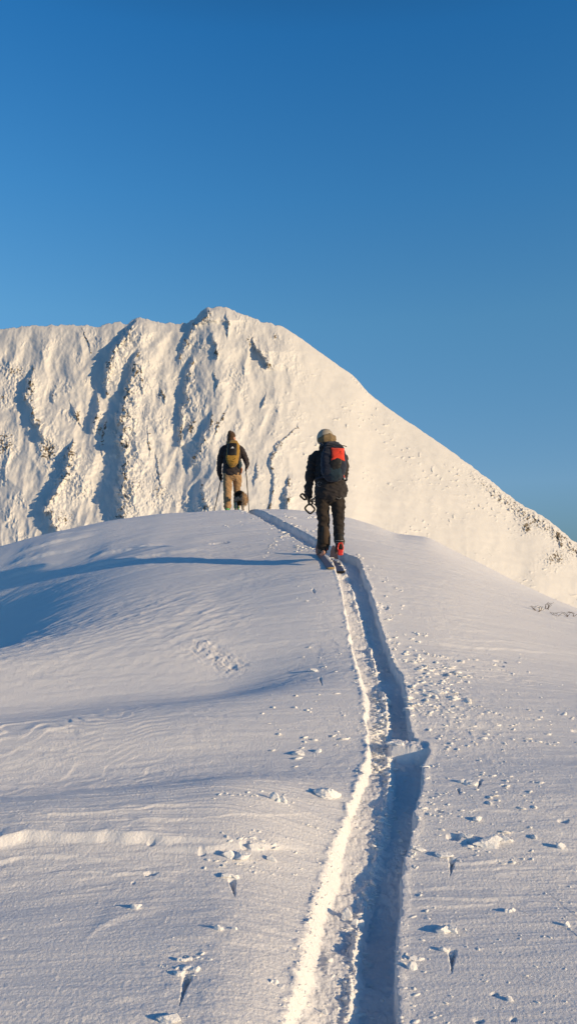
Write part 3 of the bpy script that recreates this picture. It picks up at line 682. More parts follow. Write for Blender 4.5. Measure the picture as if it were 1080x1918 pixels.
# orange-red panel : concave-sided cushion following the pack's back
def panel(name, ob, cx, cz, w, h, mat, parent, th=.016, pinch=.10, off=.010, n=14):
    bm = bmesh.new(); me = ob.data; t = BVHTree.FromPolygons([v.co for v in me.vertices], [p.vertices for p in me.polygons])
    F_, B_ = [], []
    for i in range(n + 1):
        f, b = [], []
        for j in range(n + 1):
            a = i / n * 2 - 1; c = j / n * 2 - 1
            x = cx + w / 2 * a * (1 - pinch * (1 - c * c)); z = cz + h / 2 * c * (1 - pinch * (1 - a * a))
            hh = t.ray_cast(Vector((x, -3, z)), Vector((0, 1, 0))); y = hh[0].y if hh[0] else -.2
            e = (1 - a ** 6) * (1 - c ** 6)
            f.append(bm.verts.new((x, y - off - th * e, z))); b.append(bm.verts.new((x, y + .012, z)))
        F_.append(f); B_.append(b)
    for i in range(n):
        for j in range(n): bm.faces.new((F_[i][j], F_[i + 1][j], F_[i + 1][j + 1], F_[i][j + 1])); bm.faces.new((B_[i][j], B_[i][j + 1], B_[i + 1][j + 1], B_[i + 1][j]))
    for k in range(n):
        for (A, B) in (((k, 0), (k + 1, 0)), ((k + 1, n), (k, n)), ((0, k + 1), (0, k)), ((n, k), (n, k + 1))):
            bm.faces.new((F_[A[0]][A[1]], B_[A[0]][A[1]], B_[B[0]][B[1]], F_[B[0]][B[1]]))
    return finish(name, bm, mat, parent)
x, z = zx(607, 510); rp = panel('red_panel', pk, x - .003, z, .190, .190, M_red, bp)
for (px, py, w, h) in ((632, 492, .014, .010), (612, 512, .008, .005), (628, 514, .008, .005), (644, 513, .008, .005), (654, 513, .005, .005), (600, 516, .005, .004)):
    x, z = zx(px, py); y = back_y(rp, x, z); bm = bmesh.new(); loft_bm(bm, [(x - w / 2, y, z, h / 2, .003), (x + w / 2, y, z + (.006 if w > .01 else 0), h / 2, .003)], 6, ref=(0, 0, 1)); finish('printed_mark', bm, M_blk, rp)
for q in (-1, 1):
    tube('shoulder_strap', [(.02 + q * .10, -.08, 1.50), (q * .115, .03, 1.565), (q * .12, .16, 1.52), (q * .125, .235, 1.40), (q * .13, .20, 1.22), (q * .15, .08, 1.12), (q * .14, -.10, 1.10)], [.012, .02, .022, .022, .018, .010, .010], M_navy, bp, 10)
tube('hip_belt', [(.05 + .215 * math.sin(a) * 1.0 - .03, .01 - .185 * math.cos(a), 1.06 + .01 * math.cos(a)) for a in np.linspace(-2.9, 2.9, 30)], .016, M_navy, bp, 8)
x0, z0 = zx(665, 710); x1_, z1_ = zx(690, 790)
tube('loose_strap', [(x0, -.20, z0), (x0 + .012, -.215, z0 - .045), (x1_, -.20, z1_)], .008, M_redpl, bp, 8); tube('strap_tag', [(x1_ - .004, -.20, z1_ + .006), (x1_ + .002, -.202, z1_ - .012)], .010, M_whitep, bp, 8)
for zz in (1.47, 1.19): tube('compression_strap', [(.04 + .178 * math.sin(a), -.18 - .128 * math.cos(a), zz) for a in np.linspace(-1.4, 1.4, 16)], .006, M_blk, bp, 6)

# ski poles carried in the left hand
def ski_pole(label, loc, a, b, loopc, loopr, loopn, group=None, cat='ski pole', flat=1.0, basket=True):
    r = thing('ski_pole', label, cat, loc, 0, group); a = Vector(a); b = Vector(b); d = (b - a).normalized()
    tube('shaft', [a + d * .10, a.lerp(b, .5), b], [.011, .010, .008], M_blk, r, 10)
    bm = bmesh.new(); loft_bm(bm, [(*(a), .016), (*(a + d * .03), .019), (*(a + d * .07), .015), (*(a + d * .11), .018), (*(a + d * .15), .012)], 12); finish('grip', bm, M_gl, r)
    tube('ferrule', [b - d * .02, b], [.010, .009], M_metal, r, 8); tube('tip', [b, b + d * .035], [.005, .002], M_metal, r, 8)
    if basket:
        s_ = d.orthogonal().normalized(); t_ = d.cross(s_); c = b - d * .05
        tube('basket', [c + (s_ * math.cos(q) + t_ * math.sin(q)) * .045 for q in np.linspace(0, 2 * math.pi, 17)], .006, M_blk, r, 6)
        bk = r.children[-1] if len(r.children) else None
    if loopc:
        lc = Vector(loopc); n_ = Vector(loopn).normalized(); s_ = n_.orthogonal().normalized(); t_ = n_.cross(s_)
        if abs(t_.z) < abs(s_.z): s_, t_ = t_, s_
        pts = []
        for q in np.linspace(0, 2 * math.pi, 25):
            c_, si = math.cos(q), math.sin(q); e = .5
            pts.append(lc + s_ * loopr[0] * math.copysign(abs(c_) ** e, c_) + t_ * loopr[1] * math.copysign(abs(si) ** e, si))
        tube('wrist_strap', pts, .0125, M_blk, r, 8)
        top = max(pts, key=lambda v: v.z); tube('strap_stem', [top, top.lerp(a + d * .03, .5), a + d * .03], .007, M_blk, r, 6)
    return r
hp = Vector(HL[0]) + Vector((.035, -.01, -.085))
ski_pole('black ski pole in the helmeted person\'s left hand with the squarish strap loop hanging lowest', (X1, Y1, Z1), hp + Vector((-.03, -.30, -.02)), hp + Vector((.12, .72, .20)), (-.292 + OX, -.235, .625), (.052, .058), (.15, -1, .1))
ski_pole('black ski pole in the helmeted person\'s left hand with its strap loop sticking out sideways', (X1, Y1, Z1), hp + Vector((-.075, -.26, .02)), hp + Vector((.10, .80, .12)), (-.375 + OX, -.22, .790), (.046, .027), (.1, -1, .3))

# touring skis under the boots, lying in the two tracks
def ski(label, x0, y0, x1, y1, lift, right):
    r = thing('ski', label, 'ski', (0, 0, 0), 0, 'touring skis under the helmeted person')
    a = Vector((x0, y0, 0)); b = Vector((x1, y1, 0)); n = 26; d = (b - a).normalized(); s_ = Vector((d.y, -d.x, 0))
    za = gz(a.x, a.y) + lift; pts = []
    zs = [gz(a.lerp(b, float(t)).x, a.lerp(b, float(t)).y) for t in np.linspace(.0, .9, 12)]
    k = np.polyfit(np.linspace(0, .9, 12), zs, 1)
    bm = bmesh.new(); R_ = []
    for i in range(n + 1):
        t = i / n; w = .060 - .012 * math.sin(math.pi * t) ; w *= (1 - max(0, (t - .93) / .07) ** 2 * .8) * (1 - max(0, (.04 - t) / .04) ** 2 * .45)
        z = k[0] * t + k[1] + lift + .16 * max(0, (t - .86) / .14) ** 2; c = a.lerp(b, t)
        R_.append([bm.verts.new((c.x + q * s_.x * w, c.y + q * s_.y * w, z + h)) for q, h in ((-1, 0), (1, 0), (1, .012), (-1, .012))])
    for A, B in zip(R_, R_[1:]):
        for j in range(4): bm.faces.new((A[j], A[(j + 1) % 4], B[(j + 1) % 4], B[j]))
    bm.faces.new(R_[0][::-1]); bm.faces.new(R_[-1]); o = finish('board', bm, M_ski, r, False)
    bm = bmesh.new(); c = a + d * .03; z = k[0] * .02 + k[1] + lift
    loft_bm(bm, [(c.x - d.x * .04, c.y - d.y * .04, z + .008, .050, .013), (c.x + d.x * .05, c.y + d.y * .05, z + .010, .058, .013)], 12, sup=4); finish('tail_guard', bm, M_blk if right else M_tan, r)
    return r, k, a, d
skL, kL, aL, dL = ski('ski with a tan tail under the helmeted person\'s left boot', X1 + .008, Y1 - .25, X1 - .13, Y1 + .62, .006, False)
skR, kR, aR, dR = ski('ski under the raised right boot with a red heel piece', X1 + .150, Y1 - .20, X1 + .09, Y1 + .70, .010, True)
# red heel frame of the right binding, standing up behind the boot
bm = bmesh.new(); x, zt = zx(640, 1575); cxr = x + X1
def rbar(p, q, r): loft_bm(bm, [(*p, r), (*Vector(p).lerp(Vector(q), .5), r), (*q, r)], 8)
yb_ = Y1 - .20; zb = Z1
c = [(-.030, .055), (-.036, .10), (-.022, .165), (.022, .170), (.040, .11), (.032, .055)]
for (a1, b1), (a2, b2) in zip(c, c[1:]): rbar((cxr + a1, yb_ + .02, zb + b1), (cxr + a2, yb_ + .02, zb + b2), .011)
loft_bm(bm, [(cxr, yb_, zb + .005, .036, .012), (cxr, yb_ + .008, zb + .035, .040, .016), (cxr, yb_ + .015, zb + .070, .030, .012)], 12, sup=3.5)
fuse('heel_frame', bm, M_redpl, skR, .006, 2)
for q, kk, aa, dd_, cx_ in ((skL, kL, aL, dL, X1 - .09), (skR, kR, aR, dR, X1 + .12)):
    t = .42; c = aa + dd_ * (t * 1.5); z = kk[0] * t + kk[1] + .02
    bm = bmesh.new(); loft_bm(bm, [(c.x, c.y - .05, z, .04, .014), (c.x, c.y + .06, z + .01, .04, .02)], 10, sup=3); finish('toe_binding', bm, M_redpl, q)

# ------------------------------------------------------------------ person with the mustard pack
Y2 = 17.3; X2 = (434.4 - CX) / F * Y2; Z2 = gz(X2, Y2) - .0
Z2 = min(Z2, (YH - 957) / F * Y2)
p2 = thing('person', 'person in black jacket, tan trousers and brown knitted hat, on the crest beside a dog', 'person', (X2, Y2, Z2), 0)
legL2 = [(-.090, .0, .90, .10, .115), (-.095, .015, .72, .100, .108), (-.098, .02, .47, .084, .088), (-.100, -.01, .28, .080, .090), (-.098, -.02, .12, .080, .09)]
legR2 = [(.090, .0, .90, .10, .115), (.108, .12, .72, .098, .105), (.095, .24, .52, .072, .08), (.09, .22, .30, .068, .075), (.09, .20, .16, .068, .078)]
tors2 = [(.0, .0, .88, .150, .11), (.0, .0, 1.05, .145, .105), (.0, .025, 1.22, .160, .115), (.0, .045, 1.36, .168, .11), (.0, .05, 1.44, .12, .085), (-.005, .055, 1.50, .065, .065)]
armL2 = [(-.145, .04, 1.40, .060), (-.205, .04, 1.345, .060), (-.242, .03, 1.23, .056), (-.268, .02, 1.08, .052), (-.285, .06, .93, .044), (-.278, .11, .84, .036)]
armR2 = [(.145, .04, 1.40, .060), (.205, .04, 1.345, .060), (.250, .03, 1.25, .056), (.305, .01, 1.13, .052), (.315, .10, 1.07, .044), (.318, .19, 1.04, .036)]
HL2 = (Vector((-.277, .115, .83)), (0, .35, -1), (0, 1, .35), (1, 0, 0)); HR2 = (Vector((.318, .20, 1.04)), (.05, .9, -.25), (0, .25, 1), (-1, 0, 0))
hc2 = (-.018, .07, 1.615)
ft = [[(-.098, -.06, .04, .035, .035), (-.102, .05, .04, .04, .03), (-.108, .16, .035, .04, .024)], [(.09, .16, .08, .035, .035), (.09, .27, .08, .04, .03), (.09, .38, .075, .04, .024)]]
body_of(p2, [legL2, legR2], tors2, [armL2, armR2], ft, hc2, R(-42), [HL2, HR2])
bm = bmesh.new(); loft_bm(bm, legL2, 20); loft_bm(bm, legR2, 20); loft_bm(bm, [(0, 0, .78, .170, .115), (0, 0, .90, .165, .12), (0, 0, .98, .15, .11)], 20); fuse('trousers', bm, M_tr2, p2, .011, 2, (.010, 9), seed=11)
bm = bmesh.new()
loft_bm(bm, [(.0, .0, .875, .210, .155), (.0, .0, .95, .202, .15), (.0, .0, 1.05, .190, .14), (.0, .02, 1.20, .198, .14), (.0, .04, 1.32, .205, .13), (.0, .045, 1.39, .178, .115), (.0, .05, 1.45, .12, .095), (-.01, .055, 1.50, .085, .08)], 24)
for a in (armL2, armR2): loft_bm(bm, [(x, y, z, r * 1.2, r * 1.2) for x, y, z, r in a], 16)
loft_bm(bm, [(-.09, .03, 1.47, .05), (-.03, -.03, 1.50, .055), (.05, -.03, 1.50, .052), (.09, .03, 1.47, .045)], 14, ref=(0, 0, 1))
fuse('jacket', bm, M_jk2, p2, .011, 2, (.011, 10), seed=12)
bm = bmesh.new(); ball_bm(bm, (hc2[0], hc2[1] - .015, hc2[2] + .045), (.092, .108, .105), None, 3); ball_bm(bm, (hc2[0] - .025, hc2[1] - .03, hc2[2] + .115), (.05, .055, .05), None, 3)
bmesh.ops.bisect_plane(bm, geom=bm.verts[:] + bm.edges[:] + bm.faces[:], plane_co=(hc2[0], hc2[1], hc2[2] + .02), plane_no=(.18, .25, -1), clear_outer=True)
bmesh.ops.holes_fill(bm, edges=[e for e in bm.edges if e.is_boundary]); hat = fuse('knitted_hat', bm, M_bean, p2, .009, 2, (.004, 22), seed=13)
bm = bmesh.new(); ball_bm(bm, (hc2[0] - .01, hc2[1] - .025, hc2[2] - .025), (.080, .088, .085), None, 3); fuse('hair', bm, M_bean, p2, .01, 2, (.005, 20), seed=14)
bm = bmesh.new(); hand(bm, *HL2, 1.06, 1.22); loft_bm(bm, [(-.283, .08, .88, .043), (-.277, .12, .815, .036)], 14); fuse('glove', bm, M_gl, p2, .006, 1)
boot(p2, (-.098, -.05, .02), (-.11, .20, .02), 0, M_green, M_gl, .15); boot(p2, (.09, .15, .08), (.09, .40, .08), 0, M_green, M_gl, .15)
# mustard pack
b2 = thing('backpack', 'mustard yellow backpack with a black front panel and white peak emblem', 'backpack', (X2, Y2, Z2), 0)
bm = bmesh.new(); loft_bm(bm, [(.020, -.19, .985, .075, .06), (.022, -.215, 1.03, .115, .10), (.030, -.21, 1.16, .135, .115), (.040, -.185, 1.30, .140, .11), (.045, -.15, 1.42, .125, .09), (.045, -.11, 1.485, .09, .06)], 26, sup=3)
pk2 = fuse('pack_body', bm, M_must, b2, .009, 3, (.006, 10), seed=15)
fp = panel('front_panel', pk2, .022, 1.305, .195, .275, M_blk, b2, th=.020, pinch=-.06, off=.006)
bm = bmesh.new(); loft_bm(bm, [(.010, -.275, 1.005, .070, .045), (.010, -.30, 1.06, .110, .06), (.012, -.29, 1.15, .125, .055)], 20, sup=2.8); fuse('lower_pocket', bm, M_must, b2, .009, 2, (.006, 14), seed=16)
y = back_y(fp, .035, 1.33) - .004; bm = bmesh.new()
for tri in (((-.055, 0), (.055, 0), (.0, .065)),):
    v = [bm.verts.new((.035 + a, y, 1.30 + b)) for a, b in tri]; w = [bm.verts.new((.035 + a, y + .01, 1.30 + b)) for a, b in tri]
    bm.faces.new(v); bm.faces.new(w[::-1])
    for i in range(3): bm.faces.new((v[i], w[i], w[(i + 1) % 3], v[(i + 1) % 3]))
em = finish('peak_emblem', bm, M_whitep, fp, False)
bm = bmesh.new(); loft_bm(bm, [(.035 - .03, y - .001, 1.317, .0045), (.035 - .005, y - .001, 1.330, .004), (.035 + .010, y - .001, 1.316, .004), (.035 + .030, y - .001, 1.322, .004)], 6); finish('emblem_groove', bm, M_blk, em)
tube('zip_line', [(.01 + .09 * math.cos(a), -.352, 1.12 + .05 * math.sin(a)) for a in np.linspace(3.4, 6.0, 12)], .004, M_blk, b2, 6)
for q in (-1, 1): tube('shoulder_strap', [(.03 + q * .08, -.10, 1.45), (q * .10, .0, 1.535), (q * .115, .12, 1.48), (q * .12, .19, 1.34), (q * .13, .14, 1.14), (q * .15, .02, 1.06), (q * .13, -.12, 1.04)], [.012, .02, .02, .02, .016, .009, .009], M_must, b2, 10)
bm = bmesh.new(); loft_bm(bm, [(.165, -.10, .965, .045), (.175, -.10, 1.01, .055), (.170, -.10, 1.06, .045)], 14); fuse('side_pouch', bm, M_teal, b2, .009, 2, (.005, 14), seed=17)
tube('side_strap', [(.185, -.08, .98), (.215, -.08, .92), (.205, -.07, .84)], [.016, .02, .012], M_orange, b2, 8)
g = 'ski poles of the person in tan trousers'
pl = Vector(HL2[0]) + Vector((.035, .04, -.08))
bz = (YH - 962) / F * (Y2 - .3) - Z2
def tipat(px, py, y): return Vector(((px - CX) / F * y - X2, y - Y2, (YH - py) / F * y - Z2))
ski_pole('thin dark ski pole planted left of the person in tan trousers, in the gloved hand', (X2, Y2, Z2), pl + Vector((.012, .03, .10)), tipat(400, 964, Y2 - .05), (pl.x - .01, pl.y, pl.z - .0), (.03, .05), (1, .2, 0), g, basket=False)
pr = Vector(HR2[0]) + Vector((-.035, .085, -.02))
ski_pole('thin dark ski pole beside the dog, held in the bare hand above tan trousers', (X2, Y2, Z2), pr + Vector((-.005, .0, .09)), tipat(466.5, 962, Y2 + .1), (pr.x, pr.y - .03, pr.z - .02), (.03, .05), (1, .2, 0), g, basket=False)

# ------------------------------------------------------------------ dog, seen from behind, head down and turned left
YD = 16.55; XD = (449 - CX) / F * YD; ZD = min(gz(XD, YD), (YH - 958.5) / F * YD)
dg_ = thing('dog', 'shaggy dog with black back, pale rump and tan bushy tail, right behind the tan trousers', 'dog', (XD, YD, ZD), R(3)); dg_.scale = (.98, 1.0, .97)
def furmat():
    m = bpy.data.materials.new('dog_fur'); m.use_nodes = True; t = m.node_tree; b = t.nodes['Principled BSDF']; b.inputs['Roughness'].default_value = .9; b.inputs['Specular IOR Level'].default_value = .15
    a = t.nodes.new('ShaderNodeAttribute'); a.attribute_name = 'fur'; t.links.new(a.outputs['Color'], b.inputs['Base Color']); return m
M_fur = furmat()
bm = bmesh.new()
loft_bm(bm, [(0, -.27, .34, .070, .075), (0, -.19, .37, .098, .105), (0, -.05, .37, .092, .105), (0, .12, .35, .105, .135), (0, .26, .37, .095, .125), (0, .34, .42, .07, .085)], 18)
loft_bm(bm, [(0, .30, .43, .07, .07), (-.02, .40, .46, .06, .06), (-.03, .44, .465, .055, .055)], 14)
ball_bm(bm, (-.03, .47, .475), (.068, .080, .062)); loft_bm(bm, [(-.035, .52, .465, .040, .036), (-.045, .60, .445, .026, .024)], 12)
for q in (-1, 1):
    loft_bm(bm, [(-.03 + q * .045, .45, .520, .024, .012), (-.03 + q * .075, .445, .490, .016, .009)], 8)       # ears
    loft_bm(bm, [(q * .060, -.20, .33, .050, .070), (q * .070, -.15, .24, .036, .045), (q * .070, -.24, .145, .020, .024), (q * .070, -.225, .05, .018, .020), (q * .070, -.20, .015, .022, .030)], 12)
    loft_bm(bm, [(q * .060, .24, .32, .042, .06), (q * .062, .22, .20, .026, .03), (q * .062, .225, .10, .020, .022), (q * .062, .24, .015, .022, .030)], 12)
loft_bm(bm, [(.01, -.27, .37, .030, .030), (.04, -.34, .37, .040, .045), (.085, -.38, .33, .050, .055), (.110, -.37, .25, .046, .050), (.105, -.35, .17, .030, .032)], 14)   # bushy tail
o = fuse('body', bm, M_fur, dg_, .010, 1)
me = o.data; n = len(me.vertices); co = np.empty(n * 3); me.vertices.foreach_get('co', co); co = co.reshape(-1, 3); no = np.empty(n * 3); me.vertices.foreach_get('normal', no); no = no.reshape(-1, 3)
x, y, z = co.T
def furcol(x, y, z):
    nz = .05 * perlin(x * 25 + z * 9, y * 25 + z * 22, 180)
    blk = np.array([.018, .016, .016]); wht = np.array([.55, .50, .44]); tan_c = np.array([.50, .34, .20])
    c = np.tile(blk, (len(x), 1)).astype(float)
    rump = sst(-(y) + nz * 1.5, .17, .22) * (1 - sst(z + nz * 1.5, .30, .35)); c = c * (1 - rump[:, None]) + wht * .75 * rump[:, None]
    leg = (1 - sst(z + nz, .12, .18)) * (x + nz > -.02); c = c * (1 - leg[:, None]) + wht * leg[:, None]
    tail = sst(-y, .26, .31) * sst(x, .03, .09); c = c * (1 - tail[:, None]) + tan_c * tail[:, None]
    muz = sst(y, .54, .58); c = c * (1 - muz[:, None]) + wht * muz[:, None]
    return np.clip(c * (1 + 2.0 * nz[:, None]), .01, 1)
co2 = co + no * (.006 * perlin(x * 40 + z * 20, y * 40 - z * 30, 181))[:, None]
me.vertices.foreach_set('co', co2.ravel())
fa = me.color_attributes.new('fur', 'FLOAT_COLOR', 'POINT'); fc = furcol(x, y, z); fa.data.foreach_set('color', np.concatenate([fc, np.ones((n, 1))], 1).astype(np.float32).ravel())
# coat: short flat hair strands over the body
rs = np.random.default_rng(5); idx = rs.choice(n, size=min(n, 6500), replace=False); idx = idx[z[idx] > .06]
V = []; Fc = []; Cc = []
for i in idx:
    p = co[i]; nn = no[i]; onT = (y[i] < -.27 and x[i] > .03); L = (.045 if onT else .026) * rs.uniform(.7, 1.3)
    dr = nn * .55 + np.array([0, -.5, -.75]) + rs.normal(0, .25, 3)
    if onT: dr = nn * .9 + np.array([.1, -.1, -.35]) + rs.normal(0, .3, 3)
    dr /= np.linalg.norm(dr); sd = np.cross(dr, nn); sd /= (np.linalg.norm(sd) + 1e-6); b_ = len(V)
    V += [p - sd * .0035, p + sd * .0035, p + dr * L * .6 + sd * .0025 + nn * .002, p + dr * L]
    Fc += [(b_, b_ + 1, b_ + 2), (b_, b_ + 2, b_ + 3)]; Cc += [i] * 4
co_ = link_mesh('coat', V, Fc, M_fur, dg_, False); tag(co_, kind='stuff')
fa = co_.data.color_attributes.new('fur', 'FLOAT_COLOR', 'POINT'); cc = fc[np.array(Cc)]; fa.data.foreach_set('color', np.concatenate([cc, np.ones((len(cc), 1))], 1).astype(np.float32).ravel())
for q in (-1, 1): bm = bmesh.new(); ball_bm(bm, (-.035 + q * .030, .53, .490), (.008,) * 3, None, 2); finish('eye', bm, M_eye, dg_)
bm = bmesh.new(); ball_bm(bm, (-.047, .625, .448), (.014, .012, .011), None, 2); finish('nose', bm, M_gl, dg_)

# ------------------------------------------------------------------ loose snow
def ico():
    b = bmesh.new(); bmesh.ops.create_icosphere(b, subdivisions=1, radius=1); v = np.array([x.co[:] for x in b.verts]); f = np.array([[q.index for q in p.verts] for p in b.faces]); b.free(); return v, f
IV, IF_ = ico()
pos = []
def zone(x0, y0, x1, y1, n, s0, s1, pw=3.0):
    a = P((x0 + x1) / 2, y1).y; b = P((x0 + x1) / 2, y0).y
    t = rng.random(n); Yv = a + (b - a) * t; u = (x0 + (x1 - x0) * rng.random(n) - CX) / F
    k = max(3, n // 9); cs = rng.random((k, 2)); w = rng.integers(0, k, n)        # gather into small clusters
    cl = rng.random(n) < .6
    Yv = np.where(cl, a + (b - a) * np.clip(cs[w, 0] + rng.normal(0, .035, n), 0, 1), Yv)
    u = np.where(cl, (x0 + (x1 - x0) * np.clip(cs[w, 1] + rng.normal(0, .06, n), 0, 1) - CX) / F, u)
    s = s0 + (s1 - s0) * rng.random(n) ** pw
    pos.append(np.stack([u * Yv, Yv, s], 1))
for zz in [(752, 1228, 880, 1345, 560, .003, .032, 4.5), (760, 1320, 1080, 1392, 330, .003, .018), (880, 1225, 1080, 1330, 90, .004, .016), (665, 1045, 760, 1220, 130, .004, .022),
           (692, 1128, 738, 1160, 70, .004, .022), (722, 1180, 800, 1240, 110, .005, .028), (555, 1090, 625, 1160, 30, .004, .022), (560, 1195, 640, 1265, 34, .004, .02),
           (490, 1290, 680, 1440, 70, .004, .022), (790, 1390, 1010, 1480, 170, .003, .016), (745, 1480, 1000, 1620, 240, .003, .020), (750, 1620, 1080, 1918, 260, .002, .009),
           (380, 1560, 610, 1640, 160, .003, .014), (300, 1780, 400, 1830, 40, .003, .012), (400, 1480, 600, 1540, 60, .003, .014), (490, 960, 600, 1038, 200, .008, .030),
           (0, 1440, 640, 1500, 120, .002, .006), (0, 1200, 640, 1918, 420, .0015, .005), (740, 1100, 1080, 1500, 260, .002, .008), (1000, 1146, 1078, 1160, 40, .006, .02), (420, 955, 520, 985, 60, .006, .02)]:
    zone(*zz)
def along(n, arr, off, sd, s0, s1, pw=2, y0=3.1, y1=16.0, one=False):
    Yv = y0 + (y1 - y0) * rng.random(n) ** 1.5; e = rng.normal(0, sd, n)
    if one: e = np.abs(e)
    pos.append(np.stack([np.interp(Yv, ty, arr) + off + e, Yv, s0 + (s1 - s0) * rng.random(n) ** pw], 1))
along(1300, tm, .0, .028, .003, .020, 3); along(1100, tl, .012, .014, .002, .009); along(300, tl, -.01, .03, .002, .012); along(420, tm, -.06, .035, .003, .016, 3)
along(260, tr, .01, .06, .002, .014, one=True); along(120, tm, .07, .03, .002, .014, 3)
along(500, tm, -.05, .03, .005, .022, 2, 5.9, 7.6)
Q = np.concatenate(pos); Q = Q[(Q[:, 1] > 2.7)]
Zq = ground(Q[:, 0][None], Q[:, 1][None])[0]
nq = len(Q); jit = 1 + rng.normal(0, .16, (nq, 12, 3)); ang = rng.random(nq) * 6.28; fl = rng.uniform(.16, .65, nq); el_ = rng.uniform(.8, 2.6, nq)
v = IV[None] * jit; v[:, :, 0] *= el_[:, None]; v[:, :, 2] *= fl[:, None]
c, s_ = np.cos(ang)[:, None], np.sin(ang)[:, None]; vx = v[:, :, 0] * c - v[:, :, 1] * s_; vy = v[:, :, 0] * s_ + v[:, :, 1] * c
V = np.stack([vx * Q[:, 2:3] + Q[:, 0:1], vy * Q[:, 2:3] + Q[:, 1:2], v[:, :, 2] * Q[:, 2:3] + (Zq + Q[:, 2] * .12 * fl)[:, None]], -1).reshape(-1, 3)
Fq = (IF_[None] + 12 * np.arange(nq)[:, None, None]).reshape(-1, 3)
me = bpy.data.meshes.new('snow_crumbs'); me.vertices.add(len(V)); me.vertices.foreach_set('co', V.astype(np.float32).ravel())
me.loops.add(len(Fq) * 3); me.loops.foreach_set('vertex_index', Fq.astype(np.int32).ravel()); me.polygons.add(len(Fq))
me.polygons.foreach_set('loop_start', np.arange(0, len(Fq) * 3, 3, dtype=np.int32)); me.polygons.foreach_set('loop_total', np.full(len(Fq), 3, dtype=np.int32)); me.update(calc_edges=True)
me.materials.append(M_clump); o = bpy.data.objects.new('snow_crumbs', me); COL.objects.link(o); tag(o, 'small white crumbs of broken snow strewn along both sides of the ski track', 'loose snow', kind='stuff')

# larger clumps, each a thing : photo x, y, width px, height/width, lumps, label
CL = [(612, 1491, 42, .45, 1, 'flat rectangular snow block left of the track, beside its bright left edge'),
      (524, 1503, 34, .8, 4, 'crumbly heap of snow left of the track, upper one of the foreground heaps'),
      (441, 1608, 52, .5, 2, 'broad snow mound on the bright wind ledge, above a pole hole'),
      (476, 1592, 26, .6, 1, 'rounded snow lump just right of the broad mound on the wind ledge'),
      (433, 1643, 36, .4, 2, 'flat wedge of snow right at the top of the upper left pole hole'),
      (508, 1614, 18, .6, 1, 'small round snow lump alone between the broad mound and the track'),
      (350, 1818, 54, .32, 3, 'wide snow wedge topping the big pole hole at the lower left'),
      (345, 1796, 34, .4, 3, 'row of small snow lumps just behind the wide lower left wedge'),
      (412, 1743, 17, .6, 1, 'left one of two small snow lumps standing side by side, lower left'),
      (440, 1743, 14, .6, 1, 'right one of two small snow lumps standing side by side, lower left'),
      (252, 1704, 22, .5, 1, 'low snow lump with a dark shadow on smooth snow at the left'),
      (322, 1911, 56, .4, 1, 'large snow lump cut off by the bottom edge, left of the track'),
      (517, 1843, 26, .6, 3, 'small rough snow heap near the bottom left edge of the track'),
      (589, 1257, 20, .5, 1, 'pointed snow chip left of the track above a thin pole mark'),
      (836, 1744, 46, .55, 2, 'bright snow mound right of the track, the middle one of three'),
      (838, 1604, 44, .35, 2, 'flat snow wedge at the top of the upper right pole hole'),
      (838, 1783, 36, .5, 2, 'snow wedge at the top of the lower right pole hole'),
      (913, 1585, 44, .5, 1, 'broad smooth snow lump with a shadow in the middle of the right side'),
      (946, 1577, 18, .7, 1, 'small snow lump just right of the broad smooth one'),
      (872, 1568, 28, .4, 2, 'low snow lump beside a dark pit, left of the broad smooth one'),
      (893, 1535, 20, .5, 1, 'oblong snow lump farther up the right side, next to a dark dent'),
      (954, 1709, 22, .8, 3, 'knobbly snow heap casting a long shadow, right side of the foreground'),
      (1061, 1734, 12, .9, 1, 'little upright snow lump near the right edge beside a crack'),
      (781, 1797, 26, .6, 2, 'snow heap just right of the dark trench near the bottom'),
      (772, 1817, 18, .7, 1, 'small snow lump below the heap beside the dark trench'),
      (1048, 1590, 20, .6, 1, 'snow lump at the right edge with a dark shadow to its left'),
      (781, 1592, 30, .35, 2, 'flat lit snow slab lying close to the right rim of the trench'),
      (953, 1872, 20, .5, 1, 'faint low snow lump in the bottom right corner area'),
      (822, 1298, 34, .3, 2, 'flat bright snow slab in the middle of the rubble right of the track'),
      (793, 1254, 34, .3, 3, 'long broken snow slab at the top of the rubble right of the track'),
      (556, 1414, 32, .28, 1, 'thin snow slab left of the track, the left one of a pair'),
      (597, 1408, 16, .5, 1, 'small snow chip left of the track, the right one of a pair'),
      (875, 1468, 40, .4, 3, 'arched crust of snow right of the wide shaded part of the track'),
      (649, 1690, 24, .7, 1, 'rounded snow clod lying on the middle ridge of the track'),
      (670, 1706, 26, .9, 2, 'double snow clod on the edge of the shaded trench'),
      (608, 1861, 15, .9, 1, 'single snow clod lying inside the left track near the bottom'),
      (720, 1299, 22, .9, 2, 'snow clod on the middle ridge at the bend of the track'),
      (716, 1330, 18, .8, 2, 'snow clod on the middle ridge just below the bend'),
      (741, 1392, 34, .3, 2, 'lit snow slab bridging the right trench above its wide shaded part')]
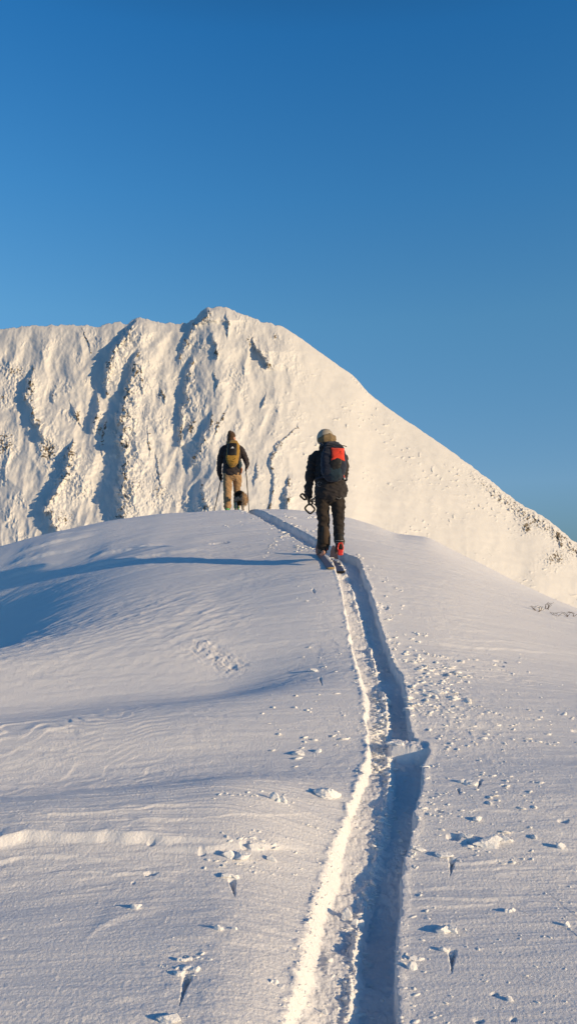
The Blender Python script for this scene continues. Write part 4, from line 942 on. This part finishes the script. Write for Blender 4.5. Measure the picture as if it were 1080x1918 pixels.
for i, (px, py, w, hr, nl, lab) in enumerate(CL):
    rr = np.random.default_rng(100 + i); p = P(px, py); W = 1.08 * w * p.y / F; bm = bmesh.new()
    for k in range(nl):
        t = (k + .5) / nl - .5; r = W / 2 / (nl ** .55) * rr.uniform(.8, 1.1)
        ox = t * W * .75; oy = rr.uniform(-.15, .15) * W if nl > 1 else 0
        x0 = p.x + ox; y0 = p.y + oy; z0 = gz(x0, y0)
        b2_ = bmesh.new(); bmesh.ops.create_icosphere(b2_, subdivisions=4, radius=1)
        vs = np.array([q.co[:] for q in b2_.verts]); sd = 200 + i * 7 + k
        # facets: clip by random planes, then roughen
        for _ in range(15):
            nrm = rr.normal(0, 1, 3); nrm /= np.linalg.norm(nrm); dpl = rr.uniform(.36, .78); ov = vs @ nrm - dpl; vs = vs - np.maximum(ov, 0)[:, None] * nrm
        d = .10 * perlin(vs[:, 0] * 2.3 + vs[:, 2] * 1.7, vs[:, 1] * 2.3 - vs[:, 2] * 2.1, sd) + .11 * perlin(vs[:, 0] * 6 + vs[:, 2] * 5, vs[:, 1] * 7 - vs[:, 2] * 6, sd + 1)
        vs = vs * (1 + d)[:, None]
        for q, cc in zip(b2_.verts, vs): q.co = Vector((x0 + cc[0] * r * 1.2, y0 + cc[1] * r * .75, z0 + (cc[2] + .25) * r * hr * 1.6))
        tmp = bpy.data.meshes.new('t'); b2_.to_mesh(tmp); b2_.free(); bm.from_mesh(tmp); bpy.data.meshes.remove(tmp)
    cz = gz(p.x, p.y); bmesh.ops.translate(bm, verts=bm.verts, vec=(-p.x, -p.y, -cz))
    o = fuse('snow_clump', bm, M_clump, None, max(W / 55, .0025), 0); o.location = (p.x, p.y, cz)
    tag(o, lab, 'snow clump', 'broken snow clumps beside the track')

# ------------------------------------------------------------------ dry twigs poking out on the right shoulder
M_twig = pmat('dry_twig', (.10, .07, .045), .9, .1, var=.2)
def twig(label, px, py, h, n, seed, lean):
    rr = random.Random(seed); p = P(px, py); r = thing('dry_twig', label, 'twig', (p.x, p.y, gz(p.x, p.y) - .01), 0, 'dry twigs sticking out of the snow')
    for k in range(n):
        a = rr.uniform(-1, 1) + lean; L = h * rr.uniform(.6, 1.1); pts = [Vector((rr.uniform(-.04, .04), 0, 0))]
        for i in range(4): pts.append(pts[-1] + Vector((a * L * .22 + rr.uniform(-.01, .01), rr.uniform(-.02, .02), L * .25)))
        s = tube('stem', pts, [.006, .005, .004, .003, .002], M_twig, r, 6)
        for i in (2, 3):
            q = pts[i]; tube('side_shoot', [q, q + Vector((rr.uniform(-.06, .06), 0, .04)), q + Vector((rr.uniform(-.10, .10), 0, .06))], [.003, .0025, .0015], M_twig, s, 5)
twig('dark forked twig poking out of the snow on the right shoulder', 1022, 1141, .06, 3, 3, .5)
twig('low dark twig lying on the snow beside the forked one', 1003, 1144, .025, 4, 4, 1.8)
for i, (px, lab) in enumerate(((1042, 'leftmost of three short twig stubs in the bright patch at the right edge'), (1056, 'middle one of three short twig stubs in the bright patch at the right edge'), (1070, 'rightmost of three short twig stubs in the bright patch at the right edge'))):
    twig(lab, px, 1154, .014, 2, 10 + i, .4)
print('done')
